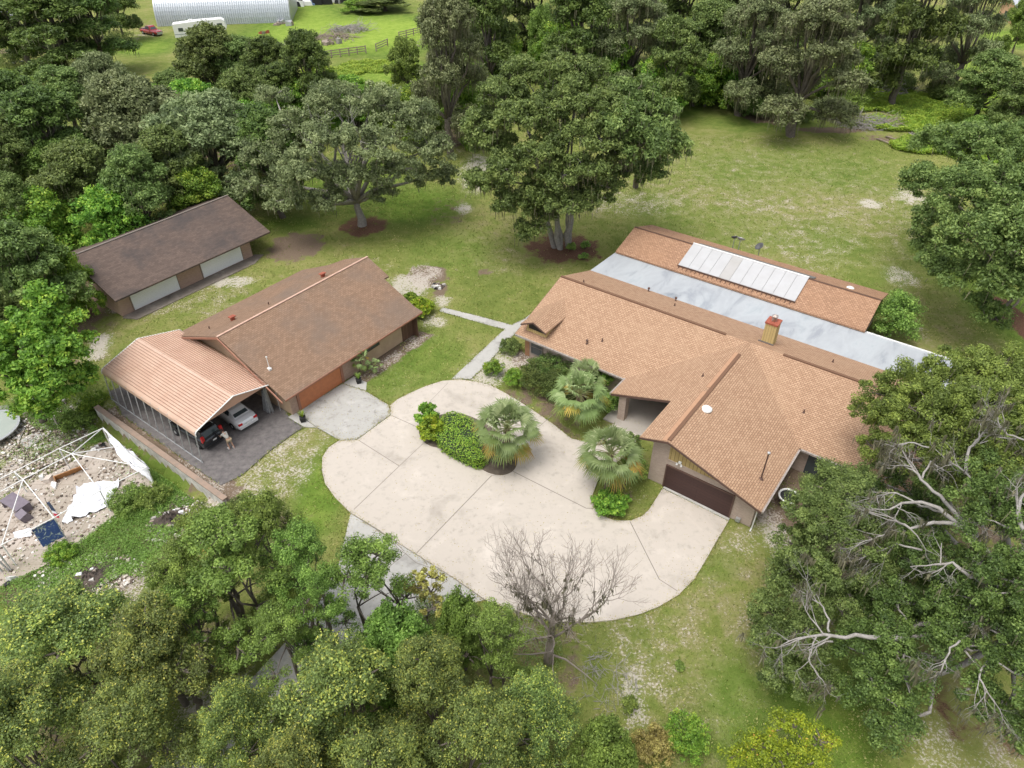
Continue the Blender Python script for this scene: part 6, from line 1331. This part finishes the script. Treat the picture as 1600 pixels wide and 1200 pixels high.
# scattered white stones at the right lawn
# ================================================================ PERSON bending behind the black vehicle
def person():
    base = P(361, 700); t = thing('person', 'person in a pale grey shirt and tan shorts bending behind the black vehicle', 'person', base, AZ+math.pi)
    def skin(name, V, E_, Rr, m, root=0, sub=2, parent=t):
        me = bpy.data.meshes.new(name); me.from_pydata(V, E_, []); me.materials.append(m); o = bpy.data.objects.new(name, me); COL.objects.link(o); o.parent = parent
        md = o.modifiers.new('skin', 'SKIN'); sv = me.skin_vertices[0].data
        for i, r_ in enumerate(Rr): sv[i].radius = (r_, r_) if not isinstance(r_, tuple) else r_
        sv[root].use_root = True; md.use_smooth_shade = True; s = o.modifiers.new('sub', 'SUBSURF'); s.levels = sub; s.render_levels = sub; return o
    skinm = mat('skin', (.46, .27, .19), .6)
    # pelvis, legs, leaning trunk, arms reaching forward and down
    V = [(-.05,0,.92),(.10,0,1.10),(.30,0,1.28),(.42,0,1.36),(.52,0,1.42),(.60,0,1.45),(.66,0,1.49),
         (-.05,.10,.88),(.05,.13,.50),(-.08,.14,.09),(.12,.15,.03),
         (-.05,-.10,.88),(-.12,-.12,.50),(-.28,-.13,.10),(-.10,-.14,.03),
         (.36,.19,1.30),(.50,.26,1.05),(.72,.20,.95),(.80,.17,.93),
         (.36,-.19,1.30),(.52,-.25,1.06),(.74,-.18,.98),(.82,-.15,.96)]
    Ed = [(0,1),(1,2),(2,3),(3,4),(4,5),(5,6),(0,7),(7,8),(8,9),(9,10),(0,11),(11,12),(12,13),(13,14),(2,15),(15,16),(16,17),(17,18),(2,19),(19,20),(20,21),(21,22)]
    Rr = [.13,.13,.135,.06,.085,.10,.075,.085,.06,.042,.04,.085,.06,.042,.04,.06,.045,.033,.03,.06,.045,.033,.03]
    skin('body', V, Ed, Rr, skinm)
    for s, (hx, hy, hz_) in ((1, V[18]), (-1, V[22])):
        fv = [(hx, hy, hz_)]; fe = []; fr2 = [.022]
        for k in range(4):
            i = len(fv); dy = (k-1.5)*.02; fv += [(hx+.06, hy+dy, hz_-.005), (hx+.095+(.01 if k in (1, 2) else 0), hy+dy, hz_-.03)]; fe += [(0, i), (i, i+1)]; fr2 += [.009, .008]
        i = len(fv); fv += [(hx+.03, hy-s*.035, hz_-.01), (hx+.06, hy-s*.045, hz_-.03)]; fe += [(0, i), (i, i+1)]; fr2 += [.010, .008]
        skin('hand', fv, fe, fr2, skinm, 0, 1)
    skin('shirt', [(-.03,0,.98),(.10,0,1.11),(.30,0,1.29),(.38,0,1.34),(.36,.19,1.31),(.44,.235,1.16),(.36,-.19,1.31),(.45,-.23,1.17)], [(0,1),(1,2),(2,3),(2,4),(4,5),(2,6),(6,7)], [.155,.155,.16,.085,.075,.065,.075,.065], mat('shirt_grey', (.42, .41, .37), .9))
    skin('shorts', [(-.05,0,.94),(-.05,.10,.86),(.02,.13,.56),(-.05,-.10,.86),(-.10,-.12,.56)], [(0,1),(1,2),(0,3),(3,4)], [.15,.11,.085,.11,.085], mat('shorts_tan', (.34, .27, .18), .9))
    skin('hair', [(.56,0,1.50),(.61,0,1.54),(.55,0,1.46)], [(0,1),(0,2)], [.10,.085,.09], mat('hair_dark', (.03, .02, .015), .8))
    for s, p in ((1, V[10]), (-1, V[14])):
        m2 = MB(); m2.prism([(p[0]-.16, p[1]-.045, 0), (p[0]+.12, p[1]-.045, 0), (p[0]+.12, p[1]+.045, 0), (p[0]-.16, p[1]+.045, 0)], [(p[0]-.15, p[1]-.04, .09), (p[0]+.08, p[1]-.035, .06), (p[0]+.08, p[1]+.035, .06), (p[0]-.15, p[1]+.04, .09)]); m2.build('shoe', M_white, t)
    for s in (-1, 1):
        m2 = MB(); m2.lathe([(.001, -.012), (.009, 0), (.001, .012)], (.695, s*.035, 1.485), 6); m2.build('eye', M_dark, t)
    m2 = MB(); m2.prism([(.70, -.012, 1.46), (.70, .012, 1.46), (.70, 0, 1.485)], [(.735, -.006, 1.452), (.735, .006, 1.452), (.73, 0, 1.46)]); m2.build('nose', skinm, t)
    m2 = MB(); m2.box(.695, .715, -.025, .025, 1.418, 1.428); m2.build('mouth', mat('lips', (.35, .12, .10), .6), t)
person()

# leaf litter and grime specks blown over the paving
def litter():
    R = np.random.default_rng(21); C_ = []
    for pi, nn in ((0, 5200), (1, 2600), (2, 1400), (5, 300)):
        p = np.array(PAVED[pi]); lo, hi = p.min(0), p.max(0); x = R.uniform(lo[0], hi[0], nn*2); y = R.uniform(lo[1], hi[1], nn*2); k = inpoly(x, y, PAVED[pi]); x, y = x[k], y[k]
        w_ = .5+.5*np.sin(x*.9+1.7*np.sin(y*.5))*np.cos(y*.8); k = R.random(len(x)) < .12+.5*w_**3; C_.append(np.column_stack([x[k], y[k]]))
        j = R.integers(0, len(p), nn//2); f_ = R.random(nn//2)[:, None]; e = p[j-1]*(1-f_)+p[j]*f_+R.normal(size=(nn//2, 2))*.16; C_.append(e)
    X = np.vstack(C_); k = len(X); cen = np.column_stack([X, np.full(k, .07)]); V = leaf_quads(R, cen, unit(R.normal(size=(k, 3))*.2+np.array([0, 0, 1.])), .035, .6)
    o = quads_mesh('leaf_litter', V, R.uniform(0, .7, k), LM['brownish'], None); o['kind'] = 'stuff'; o['label'] = 'small dry leaves scattered over the drive'; o['category'] = 'leaf litter'
litter()
def rubble():
    R = np.random.default_rng(33); C_ = []
    for (px, py, rx, ry, k) in ((60,700,70,34,900),(110,770,110,50,700),(140,905,90,24,1100),(270,815,40,26,500),(20,860,40,40,200),(190,720,30,24,200),(330,805,30,24,250),(60,650,50,24,250)):
        c = P(px, py, GZ); d = depth(px, py, GZ); a = R.uniform(0, 6.283, k); q = np.sqrt(R.random(k)); C_.append(np.column_stack([c.x+q*np.cos(a)*rx/F*d, c.y+q*np.sin(a)*ry/F*d/S*1.3]))
    X = np.vstack(C_); v = -X[:, 0]*UY+X[:, 1]*UX; X = X[v < 14.6]; k = len(X); sz = R.uniform(.03, .13, k)**1.0; V = np.empty((k, 3, 4, 3)); z = terrain(X[:, 0], X[:, 1])+.03; a = R.uniform(0, 3.1, k)
    cs, sn = np.cos(a)*sz, np.sin(a)*sz; top = [(cs, sn), (-sn, cs), (-cs, -sn), (sn, -cs)]; h = sz*R.uniform(.3, .9, k)
    T4 = [np.column_stack([X[:, 0]+p[0], X[:, 1]+p[1], z+h*R.uniform(.7, 1.1, k)]) for p in top]; B4 = [np.column_stack([X[:, 0]+p[0]*1.2, X[:, 1]+p[1]*1.2, z-.04]) for p in top]
    for j in range(4): V[:, 0, j] = T4[j]
    V[:, 1, 0], V[:, 1, 1], V[:, 1, 2], V[:, 1, 3] = B4[2], B4[3], T4[3], T4[2]
    V[:, 2, 0], V[:, 2, 1], V[:, 2, 2], V[:, 2, 3] = B4[3], B4[0], T4[0], T4[3]
    m = bpy.data.materials.new('rubble'); m.use_nodes = True; n, l = nodes(m); l.new(ramp(n, l, attr(n, 'tone'), ((0, (.06, .045, .035)), (.35, (.26, .20, .15)), (.7, (.50, .45, .38)), (1, (.75, .73, .70)))), n['Principled BSDF'].inputs['Base Color']); n['Principled BSDF'].inputs['Roughness'].default_value = .9
    o = quads_mesh('rubble', V.reshape(-1, 3), np.repeat(R.random(k), 3), m, None); o['kind'] = 'stuff'; o['label'] = 'small stones and debris scattered in the lower yard'; o['category'] = 'rubble'
rubble()
GROUPS = {'oak_tree': 'oaks standing in the woods around the property', 'elm_tree': 'slender airy trees along the old concrete drive', 'live_oak': 'large spreading live oaks', 'mossy_oak': 'oaks hung with moss at the back', 'small_tree': 'low leafy trees of the undergrowth',
 'shrub': 'shrubs around the house and yard', 'hedge_shrub': 'far shrubs at the edge of the pasture', 'cabbage_palm': 'palms in the front beds', 'palmetto': 'palmetto clumps', 'potted_plant': 'planters beside the orange door', 'parked_car': 'cars under the carport', 'satellite_dish': 'satellite dishes behind the back wing',
 'rail_fence': 'rail fence runs around the gate gap', 'fallen_log': 'logs and poles on the ground', 'brush_pile': 'heaps of cut branches', 'junk_pile': 'scrap heaps in the distance', 'rubble_mound': 'dark rubble mounds', 'far_house': 'neighbouring houses in the distance'}
for o in list(COL.objects):
    if o.parent is None:
        k = o.name.split('.')[0]
        if k in GROUPS: o['group'] = GROUPS[k]
